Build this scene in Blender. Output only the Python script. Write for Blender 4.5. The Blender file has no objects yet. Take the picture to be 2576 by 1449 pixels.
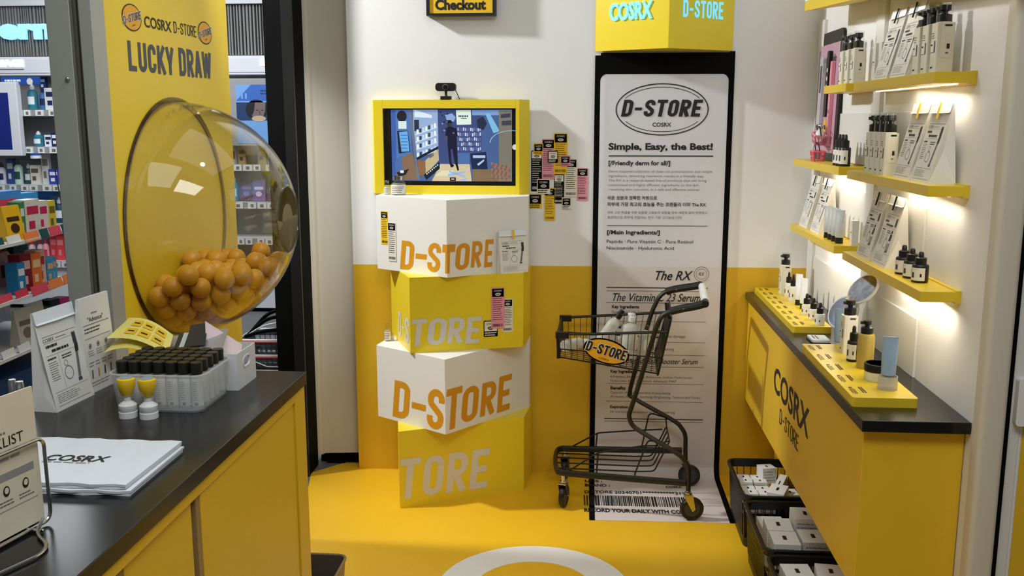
import bpy, bmesh, math, random
from mathutils import Matrix, Vector
random.seed(7)
S = bpy.context.scene
COL = S.collection
R = math.radians
PI = math.pi

# ------------------------------------------------------------------ camera
cd = bpy.data.cameras.new('camera'); cam = bpy.data.objects.new('camera', cd); COL.objects.link(cam)
cd.sensor_width = 36.0; cd.lens = 2400 / 2576 * 36.0; cd.clip_start = 0.05; cd.clip_end = 60
cam.location = (0, 0, 1.5); cam.rotation_euler = (R(90 - 10.03), 0, R(4.504))
S.camera = cam

# ------------------------------------------------------------------ exposure, world, lights
S.view_settings.view_transform = 'Standard'; S.view_settings.look = 'None'
S.view_settings.exposure = 0.0; S.view_settings.gamma = 1.0; S.view_settings.use_curve_mapping = False
W = bpy.data.worlds.new('world'); S.world = W; W.use_nodes = True
bg = W.node_tree.nodes['Background']; bg.inputs[0].default_value = (0.93, 0.97, 1.0, 1); bg.inputs[1].default_value = 0.10

def light(name, kind, loc, target, power, color=(1, 1, 1), size=0.1, size_y=None, spot=None, blend=0.5):
    ld = bpy.data.lights.new(name, kind); o = bpy.data.objects.new(name, ld); COL.objects.link(o)
    o.location = loc; ld.energy = power; ld.color = color
    d = Vector(target) - Vector(loc); o.rotation_euler = d.to_track_quat('-Z', 'Y').to_euler()
    if kind == 'AREA':
        ld.size = size
        if size_y: ld.shape = 'RECTANGLE'; ld.size_y = size_y
    else:
        ld.shadow_soft_size = size
    if spot: ld.spot_size = R(spot); ld.spot_blend = blend
    return o
WARM = (1.0, 0.88, 0.70); NEUT = (0.985, 1.0, 1.0); COOL = (0.93, 0.97, 1.0)
light('track_spot_over_the_aisle', 'SPOT', (-2.33, 3.22, 2.87), (-0.25, 3.82, 1.5), 300, NEUT, 0.08, spot=78, blend=0.6)
light('track_spot_over_the_back_left', 'SPOT', (-0.75, 2.35, 2.9), (-1.34, 3.95, 1.1), 140, NEUT, 0.05, spot=25, blend=0.9)
light('track_spot_over_the_panel', 'SPOT', (-0.1, 2.0, 2.9), (-1.15, 2.75, 1.25), 45, NEUT, 0.06, spot=44, blend=0.9)
light('ceiling_panel_at_the_entrance', 'AREA', (0.3, 0.5, 2.9), (0.3, 1.0, 0), 30, NEUT, 1.2, 0.8)
light('ceiling_panel_over_the_booth', 'AREA', (-0.2, 2.4, 2.95), (-0.2, 2.45, 0), 6.5, NEUT, 1.6, 1.2)
light('ceiling_panel_over_the_counter', 'AREA', (-1.0, 1.0, 2.8), (-1.0, 1.1, 0), 10, COOL, 0.9, 1.2)
light('ceiling_panel_over_the_shop', 'AREA', (-3.2, 5.6, 2.8), (-3.2, 6.0, 0), 90, COOL, 2.6, 2.0)
light('ceiling_panel_over_the_gondola', 'AREA', (-1.75, 3.9, 2.8), (-2.3, 4.3, 0.6), 12, COOL, 0.5, 0.8)

# ------------------------------------------------------------------ materials
def lin(c):
    return tuple((v / 255 / 12.92) if v / 255 <= 0.04045 else ((v / 255 + 0.055) / 1.055) ** 2.4 for v in c) + (1,)
MATS = {}
def mat(name, rgb, rough=0.5, metal=0.0, emit=0.0, trans=0.0, ior=1.45, alpha=1.0, noise=0.0, scale=40, bump=0.0, spec=0.5, coat=0.0):
    m = bpy.data.materials.new(name); m.use_nodes = True; nt = m.node_tree; b = nt.nodes['Principled BSDF']
    c = lin(rgb)
    b.inputs['Base Color'].default_value = c; b.inputs['Roughness'].default_value = rough; b.inputs['Metallic'].default_value = metal
    b.inputs['Transmission Weight'].default_value = trans; b.inputs['IOR'].default_value = ior; b.inputs['Alpha'].default_value = alpha
    b.inputs['Specular IOR Level'].default_value = spec; b.inputs['Coat Weight'].default_value = coat
    if emit: b.inputs['Emission Color'].default_value = c; b.inputs['Emission Strength'].default_value = emit
    if noise or bump:
        tc = nt.nodes.new('ShaderNodeTexCoord'); n = nt.nodes.new('ShaderNodeTexNoise'); n.inputs['Scale'].default_value = scale; n.inputs['Detail'].default_value = 3
        nt.links.new(tc.outputs['Object'], n.inputs['Vector'])
        if noise:
            mx = nt.nodes.new('ShaderNodeMix'); mx.data_type = 'RGBA'; mx.inputs[6].default_value = tuple(v * (1 - noise) for v in c[:3]) + (1,); mx.inputs[7].default_value = tuple(min(1, v * (1 + noise)) for v in c[:3]) + (1,)
            nt.links.new(n.outputs['Fac'], mx.inputs[0]); nt.links.new(mx.outputs[2], b.inputs['Base Color'])
        if bump:
            bp = nt.nodes.new('ShaderNodeBump'); bp.inputs['Strength'].default_value = bump; bp.inputs['Distance'].default_value = 0.002
            nt.links.new(n.outputs['Fac'], bp.inputs['Height']); nt.links.new(bp.outputs['Normal'], b.inputs['Normal'])
    MATS[name] = m
    return m
def thin_clear(name, tint, rough=0.02, refl=1.0):
    """thin clear plastic: passes light straight through, mirrors more at grazing angles"""
    m = bpy.data.materials.new(name); m.use_nodes = True; nt = m.node_tree; nt.nodes.clear()
    o = nt.nodes.new('ShaderNodeOutputMaterial'); mx = nt.nodes.new('ShaderNodeMixShader'); t = nt.nodes.new('ShaderNodeBsdfTransparent'); g = nt.nodes.new('ShaderNodeBsdfGlossy'); f = nt.nodes.new('ShaderNodeLayerWeight'); f.inputs[0].default_value = 0.5
    pw = nt.nodes.new('ShaderNodeMath'); pw.operation = 'POWER'; pw.inputs[1].default_value = 3.2; ad = nt.nodes.new('ShaderNodeMath'); ad.operation = 'MULTIPLY_ADD'; ad.inputs[1].default_value = 0.75; ad.inputs[2].default_value = 0.035
    nt.links.new(f.outputs['Facing'], pw.inputs[0]); nt.links.new(pw.outputs[0], ad.inputs[0])
    ml = nt.nodes.new('ShaderNodeMath'); ml.operation = 'MULTIPLY'; ml.inputs[1].default_value = refl
    t.inputs[0].default_value = tint + (1,); g.inputs['Roughness'].default_value = rough
    nt.links.new(ad.outputs[0], ml.inputs[0]); nt.links.new(ml.outputs[0], mx.inputs[0]); nt.links.new(t.outputs[0], mx.inputs[1]); nt.links.new(g.outputs[0], mx.inputs[2]); nt.links.new(mx.outputs[0], o.inputs[0])
    MATS[name] = m
    return m
def frosted(name, rgb, clear=0.35):
    """milky plastic or thin print: part diffuse, part see-through"""
    m = mat(name, rgb, 0.35); nt = m.node_tree; o = nt.nodes['Material Output']; b = nt.nodes['Principled BSDF']
    mx = nt.nodes.new('ShaderNodeMixShader'); t = nt.nodes.new('ShaderNodeBsdfTransparent'); mx.inputs[0].default_value = clear
    nt.links.new(b.outputs[0], mx.inputs[1]); nt.links.new(t.outputs[0], mx.inputs[2]); nt.links.new(mx.outputs[0], o.inputs[0])
    return m
mat('yellow_acrylic', (232, 206, 42), 0.32, noise=0.02)
mat('yellow_panel', (226, 194, 40), 0.38, noise=0.03, scale=6)
mat('yellow_wall', (220, 176, 36), 0.5, noise=0.02, scale=8)
mat('yellow_floor', (234, 184, 34), 0.42, noise=0.03, scale=5)
mat('yellow_shelf', (222, 192, 44), 0.35, noise=0.02)
mat('yellow_cabinet', (224, 184, 40), 0.4, noise=0.03, scale=6)
mat('white_paint', (234, 234, 234), 0.55, noise=0.02, scale=10)
mat('white_box', (232, 231, 226), 0.5, noise=0.01)
mat('ivory_paint', (206, 200, 184), 0.55, noise=0.02, scale=12)
mat('white_board', (222, 222, 218), 0.5)
mat('paper', (226, 224, 218), 0.7, noise=0.02, scale=60)
mat('paper_white', (228, 232, 236), 0.6, noise=0.02, scale=30)
mat('card_cream', (226, 216, 190), 0.6)
mat('print_grey', (150, 148, 146), 0.6)
mat('print_mid', (110, 108, 108), 0.6)
mat('ink', (22, 22, 24), 0.5)
mat('ink_brown', (40, 30, 20), 0.5)
mat('orange_ink', (214, 148, 22), 0.5)
mat('orange_fill', (222, 160, 30), 0.5)
mat('white_ink', (214, 210, 202), 0.5)
mat('slate_ink', (66, 72, 84), 0.5)
mat('label_yellow', (236, 190, 28), 0.5)
mat('label_pink', (226, 148, 166), 0.5)
mat('label_white', (226, 222, 208), 0.5)
mat('black_gloss', (18, 18, 18), 0.22, noise=0.02)
mat('black_matte', (5, 5, 5), 0.7, spec=0.1)
mat('black_plastic', (20, 20, 20), 0.38)
mat('cart_paint', (27, 26, 19), 0.42)
mat('cart_black', (18, 18, 16), 0.45)
mat('grey_rubber', (60, 60, 58), 0.5)
mat('chrome', (200, 200, 200), 0.18, metal=1.0)
mat('zinc', (214, 200, 120), 0.3, metal=0.9)
mat('aluminium', (168, 169, 160), 0.45, metal=0.25, noise=0.03)
mat('pile_seal', (150, 144, 130), 0.9, noise=0.25, scale=160, bump=0.6)
mat('shop_floor', (104, 104, 106), 0.5, noise=0.15, scale=9)
mat('shop_grey', (150, 150, 152), 0.5, noise=0.04, scale=60)
mat('shop_white', (216, 218, 224), 0.45)
mat('shop_dark', (52, 54, 58), 0.6)
mat('rib_light', (128, 128, 126), 0.5); mat('rib_dark', (44, 44, 44), 0.6)
mat('glow_blue', (120, 205, 255), 0.5, emit=0.7)
mat('glow_white', (236, 246, 255), 0.5, emit=1.3)
mat('glow_sky', (150, 212, 255), 0.5, emit=0.8)
mat('glow_led', (255, 238, 196), 0.5, emit=2.0)
mat('ball_yellow', (212, 152, 44), 0.4, noise=0.02)
mat('frost_bottle', (222, 220, 204), 0.3)
mat('gold_liquid', (206, 180, 90), 0.15, trans=0.35)
mat('blue_tube', (150, 176, 196), 0.3)
mat('silver_tube', (206, 212, 216), 0.25, metal=0.3)
mat('white_plastic', (226, 226, 224), 0.35)
mat('yellow_knob', (238, 196, 40), 0.25)
mat('pink_print', (196, 156, 178), 0.45)
mat('pink_plastic', (236, 110, 130), 0.4)
mat('mirror_glass', (206, 210, 222), 0.12, metal=1.0)
mat('bin_grey', (88, 84, 74), 0.5, noise=0.03); mat('bin_tan', (150, 126, 84), 0.5)
thin_clear('clear_dome', (0.965, 0.965, 0.95), 0.02, 0.9)
thin_clear('clear_plastic', (0.93, 0.94, 0.94), 0.05, 0.8)
thin_clear('olive_clear', (0.55, 0.5, 0.14), 0.06, 0.7)
frosted('banner_print', (238, 238, 246), 0.33)
frosted('milky', (232, 236, 240), 0.72)
frosted('milky_white', (238, 238, 238), 0.15)
frosted('olive_cover', (112, 98, 26), 0.25)
frosted('bottle_clear', (214, 212, 200), 0.45)
def col(name, rgb, rough=0.45, **k):
    return MATS[name] if name in MATS else mat(name, rgb, rough, **k)

# ------------------------------------------------------------------ mesh building
def frame(o, x, y):
    """local frame at o: x to the right, y up, z towards the viewer of that face"""
    x = Vector(x).normalized(); y = Vector(y).normalized(); z = x.cross(y).normalized(); y = z.cross(x)
    m = Matrix.Identity(4)
    for i in range(3): m[i][0] = x[i]; m[i][1] = y[i]; m[i][2] = z[i]; m[i][3] = o[i]
    return m
I4 = Matrix.Identity(4)
def T(x, y, z): return Matrix.Translation((x, y, z))
def RZ(a): return Matrix.Rotation(a, 4, 'Z')
def RX(a): return Matrix.Rotation(a, 4, 'X')
def RY(a): return Matrix.Rotation(a, 4, 'Y')
_TXT = {}
def text_geo(s, bold=0.0, shear=0.0, res=3):
    k = (s, bold, shear, res)
    if k not in _TXT:
        cu = bpy.data.curves.new('t', 'FONT'); cu.body = s; cu.size = 1; cu.offset = bold; cu.shear = shear; cu.resolution_u = res
        ob = bpy.data.objects.new('t', cu); me = bpy.data.meshes.new_from_object(ob)
        vs = [(v.co.x, v.co.y) for v in me.vertices]; fs = [tuple(p.vertices) for p in me.polygons]
        bpy.data.objects.remove(ob); bpy.data.curves.remove(cu); bpy.data.meshes.remove(me)
        _TXT[k] = (vs, fs)
    return _TXT[k]
# bold condensed capitals drawn from strokes, for the big logos
def _arc(cx, cy, rx, ry, a0, a1, n=7): return [(cx + rx * math.cos(R(a0 + (a1 - a0) * i / n)), cy + ry * math.sin(R(a0 + (a1 - a0) * i / n))) for i in range(n + 1)]
def _stroke(path, w):
    l, r = [], []
    for i, p in enumerate(path):
        a = path[max(i - 1, 0)]; c = path[min(i + 1, len(path) - 1)]; dx, dy = c[0] - a[0], c[1] - a[1]; k = math.hypot(dx, dy) or 1; nx, ny = -dy / k * w / 2, dx / k * w / 2
        l.append((p[0] + nx, p[1] + ny)); r.append((p[0] - nx, p[1] - ny))
    v = l + r; n = len(l)
    return v, [(n + i, n + i + 1, i + 1, i) for i in range(n - 1)]
def _glyph(ch, w):
    h = w / 2; g = []; W_ = 0.50 + (w - 0.17) * 0.6; x1 = W_ - h; m_ = W_ / 2; q = 0.17
    def bowl(y0, y1): return [(h, y1 - h)] + [(x1 - q, y1 - h)] + _arc(x1 - q, y1 - h - q, q, q, 90, 0)[1:] + _arc(x1 - q, y0 + h + q, q, q, 0, -90) + [(h, y0 + h)]
    if ch == 'D': g = [[(h, 0), (h, 1)], bowl(0, 1)]
    elif ch == 'O': g = [_arc(m_, 1 - h - q, x1 - m_, q, 0, 180, 10) + _arc(m_, h + q, x1 - m_, q, 180, 360, 10) + [(x1, 1 - h - q)]]
    elif ch == 'C': g = [[(x1, 0.66)] + _arc(m_, 1 - h - q, x1 - m_, q, 0, 180, 10) + _arc(m_, h + q, x1 - m_, q, 180, 360, 10) + [(x1, 0.34)]]
    elif ch == 'U': g = [[(h, 1)] + _arc(m_, h + q, x1 - m_, q, 180, 360, 10) + [(x1, 1)]]
    elif ch == 'S': g = [[(x1, 0.68)] + _arc(m_, 1 - h - q, x1 - m_, q, 0, 180, 10) + [(h, 0.69), (h + 0.02, 0.62), (m_, 0.50), (x1 - 0.02, 0.38), (x1, 0.31)] + _arc(m_, h + q, x1 - m_, q, 0, -180, 10) + [(h, 0.32)]]
    elif ch == 'T': g = [[(0, 1 - h), (W_, 1 - h)], [(m_, 0), (m_, 1)]]
    elif ch == 'E': g = [[(h, 0), (h, 1)], [(0, 1 - h), (W_ * 0.9, 1 - h)], [(0, 0.5), (W_ * 0.8, 0.5)], [(0, h), (W_ * 0.9, h)]]
    elif ch == 'L': g = [[(h, 0), (h, 1)], [(0, h), (W_ * 0.92, h)]]
    elif ch == 'R': g = [[(h, 0), (h, 1)], bowl(0.42 - h * 0.2, 1), [(m_ * 0.9, 0.45), (x1 + 0.01, 0)]]
    elif ch == 'K': g = [[(h, 0), (h, 1)], [(h, 0.36), (W_ - h * 0.6, 1)], [(m_ * 0.8, 0.52), (W_ - h * 0.4, 0)]]
    elif ch == 'Y': g = [[(m_, 0), (m_, 0.45)], [(m_, 0.38), (h * 0.6, 1)], [(m_, 0.38), (W_ - h * 0.6, 1)]]
    elif ch == 'A': g = [[(h * 0.7, 0), (m_, 0.98)], [(W_ - h * 0.7, 0), (m_, 0.98)], [(m_ - 0.14, 0.26), (m_ + 0.14, 0.26)]]
    elif ch == 'W': W_ = W_ * 1.4; g = [[(h * 0.7, 1), (W_ * 0.29, 0.02)], [(W_ * 0.29, 0.02), (W_ * 0.5, 0.95)], [(W_ * 0.5, 0.95), (W_ * 0.71, 0.02)], [(W_ * 0.71, 0.02), (W_ - h * 0.7, 1)]]
    elif ch == '-': W_ = 0.42; g = [[(0.03, 0.46), (W_ - 0.03, 0.46)]]
    return g, W_
def cond_geo(s, w=0.17, shear=0.0):
    k = ('cond', s, w, shear)
    if k not in _TXT:
        vs, fs, x = [], [], 0.0
        for ch in s:
            if ch == ' ': x += 0.28; continue
            g, W_ = _glyph(ch, w)
            for q_, p in enumerate(g):
                v, f = _stroke(p, w if ch != '-' else w * 0.85); n = len(vs); vs += [(a + x + shear * b, b, q_ * 0.00012) for a, b in v]; fs += [tuple(i + n for i in q) for q in f]
            x += W_ + 0.09
        _TXT[k] = (vs, fs)
    return _TXT[k]
class MB:
    def __init__(s): s.v = []; s.f = []; s.fm = []; s.fs = []; s.mats = []; s.M = I4
    def mi(s, m):
        m = MATS[m] if isinstance(m, str) else m
        if m not in s.mats: s.mats.append(m)
        return s.mats.index(m)
    def add(s, vs, fs, m, smooth=False, M=None):
        M = s.M @ M if M is not None else s.M
        n = len(s.v); k = s.mi(m)
        s.v += [tuple(M @ Vector(v)) for v in vs]
        for f in fs: s.f.append(tuple(i + n for i in f)); s.fm.append(k); s.fs.append(smooth)
        return s
    def box(s, x0, x1, y0, y1, z0, z1, m, M=None):
        v = [(x0, y0, z0), (x1, y0, z0), (x1, y1, z0), (x0, y1, z0), (x0, y0, z1), (x1, y0, z1), (x1, y1, z1), (x0, y1, z1)]
        return s.add(v, [(3, 2, 1, 0), (4, 5, 6, 7), (0, 1, 5, 4), (1, 2, 6, 5), (2, 3, 7, 6), (3, 0, 4, 7)], m, False, M)
    def prism(s, poly, z0, z1, m, M=None, smooth=False):
        n = len(poly); a = sum(poly[i][0] * poly[(i + 1) % n][1] - poly[(i + 1) % n][0] * poly[i][1] for i in range(n))
        if a < 0: poly = poly[::-1]
        v = [(p[0], p[1], z0) for p in poly] + [(p[0], p[1], z1) for p in poly]
        s.add(v, [tuple(range(n))[::-1], tuple(range(n, 2 * n))], m, False, M)
        return s.add(v, [(i, (i + 1) % n, n + (i + 1) % n, n + i) for i in range(n)], m, smooth, M)
    def rprism(s, w, h, r, z0, z1, m, M=None, n=5, cx=0, cy=0):
        return s.prism(rrect(w, h, r, n, cx, cy), z0, z1, m, M, True)
    def lathe(s, prof, m, n=20, M=None, a0=0.0, a1=2 * PI, smooth=True):
        full = abs(a1 - a0 - 2 * PI) < 1e-6; k = n if full else n + 1; vs = []; fs = []
        for r, z in prof:
            for i in range(k):
                a = a0 + (a1 - a0) * i / n; vs.append((r * math.cos(a), r * math.sin(a), z))
        for j in range(len(prof) - 1):
            for i in range(n):
                a, b = j * k + i, j * k + (i + 1) % k
                fs.append((a, b, b + k, a + k))
        if full:
            shut = prof[0] == prof[-1]
            if prof[0][0] > 1e-6 and not shut: fs.append(tuple(range(k))[::-1])
            if prof[-1][0] > 1e-6 and not shut: fs.append(tuple(range((len(prof) - 1) * k, len(prof) * k)))
        return s.add(vs, fs, m, smooth, M)
    def tube(s, pts, r, m, n=8, closed=False, M=None, ry=None, corner=0.0):
        P = [Vector(p) for p in pts]
        if corner: P = rounded(P, corner, closed)
        L = len(P); vs = []; fs = []; up = None; ry = ry or r
        for i in range(L):
            a = P[(i - 1) % L] if closed or i else P[0]; b = P[(i + 1) % L] if closed or i < L - 1 else P[-1]
            t = (b - a).normalized()
            if up is None:
                up = Vector((0, 0, 1)) if abs(t.z) < 0.9 else Vector((0, 1, 0))
            up = (up - t * up.dot(t)).normalized(); sd = t.cross(up)
            for k in range(n):
                q = 2 * PI * k / n; vs.append(tuple(P[i] + up * (math.cos(q) * r) + sd * (math.sin(q) * ry)))
        for i in range(L if closed else L - 1):
            for k in range(n):
                a = i * n + k; b = i * n + (k + 1) % n; c = ((i + 1) % L) * n + (k + 1) % n; d = ((i + 1) % L) * n + k
                fs.append((a, d, c, b))
        if not closed: fs.append(tuple(range(n))); fs.append(tuple(range((L - 1) * n, L * n))[::-1])
        return s.add(vs, fs, m, True, M)
    def sphere(s, c, r, m, n=16, k=10, M=None):
        pr = [(r * math.sin(PI * i / k) if 0 < i < k else 0.0, -r * math.cos(PI * i / k)) for i in range(k + 1)]
        return s.lathe(pr, m, n, (M or I4) @ T(*c))
    # flat print on a face: F is a frame, coordinates are metres on that face, d lifts it off the face
    def rect(s, F, x0, y0, x1, y1, m, d=0.0006):
        return s.add([(x0, y0, d), (x1, y0, d), (x1, y1, d), (x0, y1, d)], [(0, 1, 2, 3)], m, False, F)
    def poly(s, F, pts, m, d=0.0006):
        n = len(pts); a = sum(pts[i][0] * pts[(i + 1) % n][1] - pts[(i + 1) % n][0] * pts[i][1] for i in range(n))
        if a < 0: pts = pts[::-1]
        return s.add([(p[0], p[1], d) for p in pts], [tuple(range(n))], m, False, F)
    def disc(s, F, cx, cy, rx, ry, m, d=0.0006, n=40, rot=0.0):
        c, q = math.cos(rot), math.sin(rot)
        return s.poly(F, [(cx + rx * math.cos(2 * PI * i / n) * c - ry * math.sin(2 * PI * i / n) * q, cy + rx * math.cos(2 * PI * i / n) * q + ry * math.sin(2 * PI * i / n) * c) for i in range(n)], m, d)
    def ring(s, F, cx, cy, rx, ry, w, m, d=0.0006, n=64, rot=0.0):
        c, q = math.cos(rot), math.sin(rot); vs = []
        for i in range(n):
            a = 2 * PI * i / n
            for k in (0, 1):
                x = (rx - w * k) * math.cos(a); y = (ry - w * k) * math.sin(a); vs.append((cx + x * c - y * q, cy + x * q + y * c, d))
        return s.add(vs, [(2 * i, 2 * ((i + 1) % n), 2 * ((i + 1) % n) + 1, 2 * i + 1) for i in range(n)], m, False, F)
    def arc(s, F, cx, cy, rx, ry, w, m, a0, a1, d=0.0006, n=40):
        vs = []
        for i in range(n + 1):
            a = R(a0 + (a1 - a0) * i / n)
            for k in (0, 1): vs.append((cx + (rx - w * k) * math.cos(a), cy + (ry - w * k) * math.sin(a), d))
        return s.add(vs, [(2 * i, 2 * i + 2, 2 * i + 3, 2 * i + 1) for i in range(n)], m, False, F)
    def line(s, F, x0, y0, x1, y1, w, m, d=0.0006):
        dx, dy = x1 - x0, y1 - y0; l = math.hypot(dx, dy) or 1; nx, ny = -dy / l * w / 2, dx / l * w / 2
        return s.poly(F, [(x0 + nx, y0 + ny), (x1 + nx, y1 + ny), (x1 - nx, y1 - ny), (x0 - nx, y0 - ny)], m, d)
    def text(s, F, txt, x0, y0, x1, y1, m, bold=0.0, shear=0.0, d=0.0006, depth=0.0, mapf=None, res=3, cond=0.0):
        vs, fs = cond_geo(txt, cond, shear) if cond else text_geo(txt, bold, shear, res)
        if not vs: return s
        ax = min(v[0] for v in vs); bx = max(v[0] for v in vs); ay = min(v[1] for v in vs); by = max(v[1] for v in vs)
        q = [(x0 + (v[0] - ax) / (bx - ax) * (x1 - x0), y0 + (v[1] - ay) / (by - ay) * (y1 - y0)) for v in vs]
        if cond: return s.add([(a[0], a[1], d + v[2]) for a, v in zip(q, vs)], fs, m, False, F)
        if depth:
            n = len(q); ed = {}
            for f in fs:
                for i in range(len(f)):
                    a, b = f[i], f[(i + 1) % len(f)]
                    if (b, a) in ed: del ed[(b, a)]
                    else: ed[(a, b)] = 1
            V = [(a, b, d + depth) for a, b in q] + [(a, b, d) for a, b in q]
            return s.add(V, fs + [(b, a, a + n, b + n) for a, b in ed], m, False, F)
        if mapf: return s.add([mapf(a, b) for a, b in q], fs, m)
        return s.add([(a, b, d) for a, b in q], fs, m, False, F)
    def lines_of_print(s, F, x0, y0, x1, y1, rows, m, rng, w=0.45, d=0.0006, gap=0.25):
        """rows of tiny print too small to read, broken into word-length strokes"""
        h = (y1 - y0) / rows
        for r in range(rows):
            y = y1 - (r + 0.5) * h; x = x0; end = x0 + (x1 - x0) * rng.uniform(0.75, 1.0)
            while x < end:
                l = (x1 - x0) * rng.uniform(0.08, 0.24); e = min(x + l, end)
                s.rect(F, x, y - h * w / 2, e, y + h * w / 2, m, d); x = e + (x1 - x0) * 0.03
        return s
    def barcode(s, F, x0, y0, x1, y1, m, rng, n=40, d=0.0006):
        x = x0; u = (x1 - x0) / n
        while x < x1 - u * 0.5:
            w = u * rng.choice((0.4, 0.5, 0.9, 1.4)); s.rect(F, x, y0, min(x + w, x1), y1, m, d); x += w + u * rng.choice((0.4, 0.6, 0.9))
        return s
    def build(s, name, parent=None, bevel=0.0, world=False, seg=2):
        me = bpy.data.meshes.new(name); vs = s.v
        if world and parent is not None:
            m_ = I4; p_ = parent
            while p_: m_ = Matrix.Translation(p_.location) @ p_.rotation_euler.to_matrix().to_4x4() @ m_; p_ = p_.parent
            inv = m_.inverted()
            vs = [tuple(inv @ Vector(v)) for v in vs]
        me.from_pydata(vs, [], s.f)
        for m in s.mats: me.materials.append(m)
        me.polygons.foreach_set('material_index', s.fm); me.polygons.foreach_set('use_smooth', s.fs)
        me.update()
        if any(s.fs): me.set_sharp_from_angle(angle=R(38))
        o = bpy.data.objects.new(name, me); COL.objects.link(o)
        if parent is not None: o.parent = parent
        if bevel:
            b = o.modifiers.new('bevel', 'BEVEL'); b.width = bevel; b.segments = seg; b.limit_method = 'ANGLE'; b.angle_limit = R(40)
        return o
def rrect(w, h, r, n=5, cx=0, cy=0):
    out = []
    for qx, qy, a in ((1, 1, 0), (-1, 1, 90), (-1, -1, 180), (1, -1, 270)):
        for i in range(n + 1):
            t = R(a + 90 * i / n); out.append((cx + qx * (w / 2 - r) + r * math.cos(t), cy + qy * (h / 2 - r) + r * math.sin(t)))
    return out
def rounded(P, r, closed=False, n=5):
    out = []; L = len(P)
    for i in range(L):
        if not closed and (i == 0 or i == L - 1): out.append(P[i]); continue
        a, b, c = P[(i - 1) % L], P[i], P[(i + 1) % L]; u = (a - b); v = (c - b)
        k = min(r, u.length * 0.45, v.length * 0.45); p, q = b + u.normalized() * k, b + v.normalized() * k
        for j in range(n + 1):
            t = j / n; out.append(p * (1 - t) ** 2 + b * 2 * t * (1 - t) + q * t ** 2)
    return out
def catmull(pts, k=5):
    P = [Vector(p) for p in pts]; out = []
    for i in range(len(P) - 1):
        a, b, c, d = P[max(i - 1, 0)], P[i], P[i + 1], P[min(i + 2, len(P) - 1)]
        for j in range(k):
            t = j / k; out.append(0.5 * ((2 * b) + (c - a) * t + (2 * a - 5 * b + 4 * c - d) * t * t + (3 * b - a - 3 * c + d) * t ** 3))
    out.append(P[-1]); return out

# ------------------------------------------------------------------ things, parts, setting
def tag(o, label, cat, group=None):
    o['label'] = label; o['category'] = cat
    if group: o['group'] = group
    return o
def thing(name, label, cat, loc=(0, 0, 0), rotz=0.0, group=None):
    o = bpy.data.objects.new(name, None); COL.objects.link(o); o.empty_display_size = 0.05
    o.location = loc; o.rotation_euler = (0, 0, rotz)
    return tag(o, label, cat, group)
def struct(o):
    o['kind'] = 'structure'; return o
def dup(root, loc=None, rotz=None, label=None, group=None):
    r = root.copy(); COL.objects.link(r)
    if loc is not None: r.location = loc
    if rotz is not None: r.rotation_euler = (0, 0, rotz)
    if label: r['label'] = label
    if group: r['group'] = group
    for ch in list(root.children):
        c = ch.copy(); COL.objects.link(c); c.parent = r
        for g in list(ch.children):
            d = g.copy(); COL.objects.link(d); d.parent = c
    return r
def wy(x): return 3.9223 + 0.0239 * x          # the back wall's front face
UP = (0, 0, 1)
# ================================================================== THE SETTING
b = MB(); b.box(-7, 3, -1.2, 9, -0.06, -0.002, 'shop_floor'); struct(b.build('floor'))
b = MB(); b.prism([(-1.17, 3.83), (-1.06, 3.96), (-0.98, 3.965), (-0.98, 3.99), (1.1, 3.99), (1.1, -0.8), (-0.66, -0.8), (-0.66, 2.0), (-1.12, 3.6)], -0.002, 0.0, 'yellow_floor'); o = b.build('floor_booth'); struct(o)
FB = frame((0, wy(0), 0), (1, 0.0239, 0), UP)
b = MB()
for z0, z1, m in ((0.0, 0.9, 'yellow_wall'), (0.9, 3.0, 'white_paint')):
    b.prism([(-0.977, wy(-0.977)), (0.98, wy(0.98)), (0.98, 4.05), (-0.977, 4.05)], z0, z1, m)
struct(b.build('wall_back', bevel=0.002))
b = MB(); b.prism([(-1.20, 3.931), (-1.164, 3.931), (-1.155, 3.933), (-1.147, 3.938), (-1.139, 3.955), (-1.005, 3.972), (-0.9, 3.972), (-0.9, 4.05), (-1.2, 4.05)], 0.045, 3.0, 'ivory_paint'); struct(b.build('trim_1'))
b = MB(); b.box(-1.165, -0.99, 3.975, 4.05, 0.0, 0.047, 'black_matte'); b.box(-1.135, -1.055, 3.955, 3.98, 0.0, 0.012, 'black_matte'); struct(b.build('baseboard_back'))
b = MB(); b.box(-1.285, -1.166, 3.80, 3.93, 0.0, 3.0, 'black_matte'); b.box(-1.21, -1.166, 3.787, 3.80, 0.0, 3.0, 'black_plastic'); struct(b.build('trim_2'))
# grey sliding door frame beside the tall yellow panel, with its brush seal
b = MB(); b.box(-1.312, -1.252, 2.29, 2.35, 0, 3.0, 'aluminium'); b.box(-1.252, -1.225, 2.31, 2.35, 0, 3.0, 'pile_seal'); b.box(-1.248, -1.240, 2.30, 2.312, 0, 3.0, 'bin_grey'); b.box(-1.226, -1.194, 2.285, 2.35, 0, 3.0, 'aluminium')
b.lathe([(0.006, 0), (0.006, 0.004), (0.003, 0.006)], 'chrome', 10, T(-1.268, 2.289, 1.596) @ RX(PI / 2)); struct(b.build('door_1', bevel=0.0015))
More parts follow.
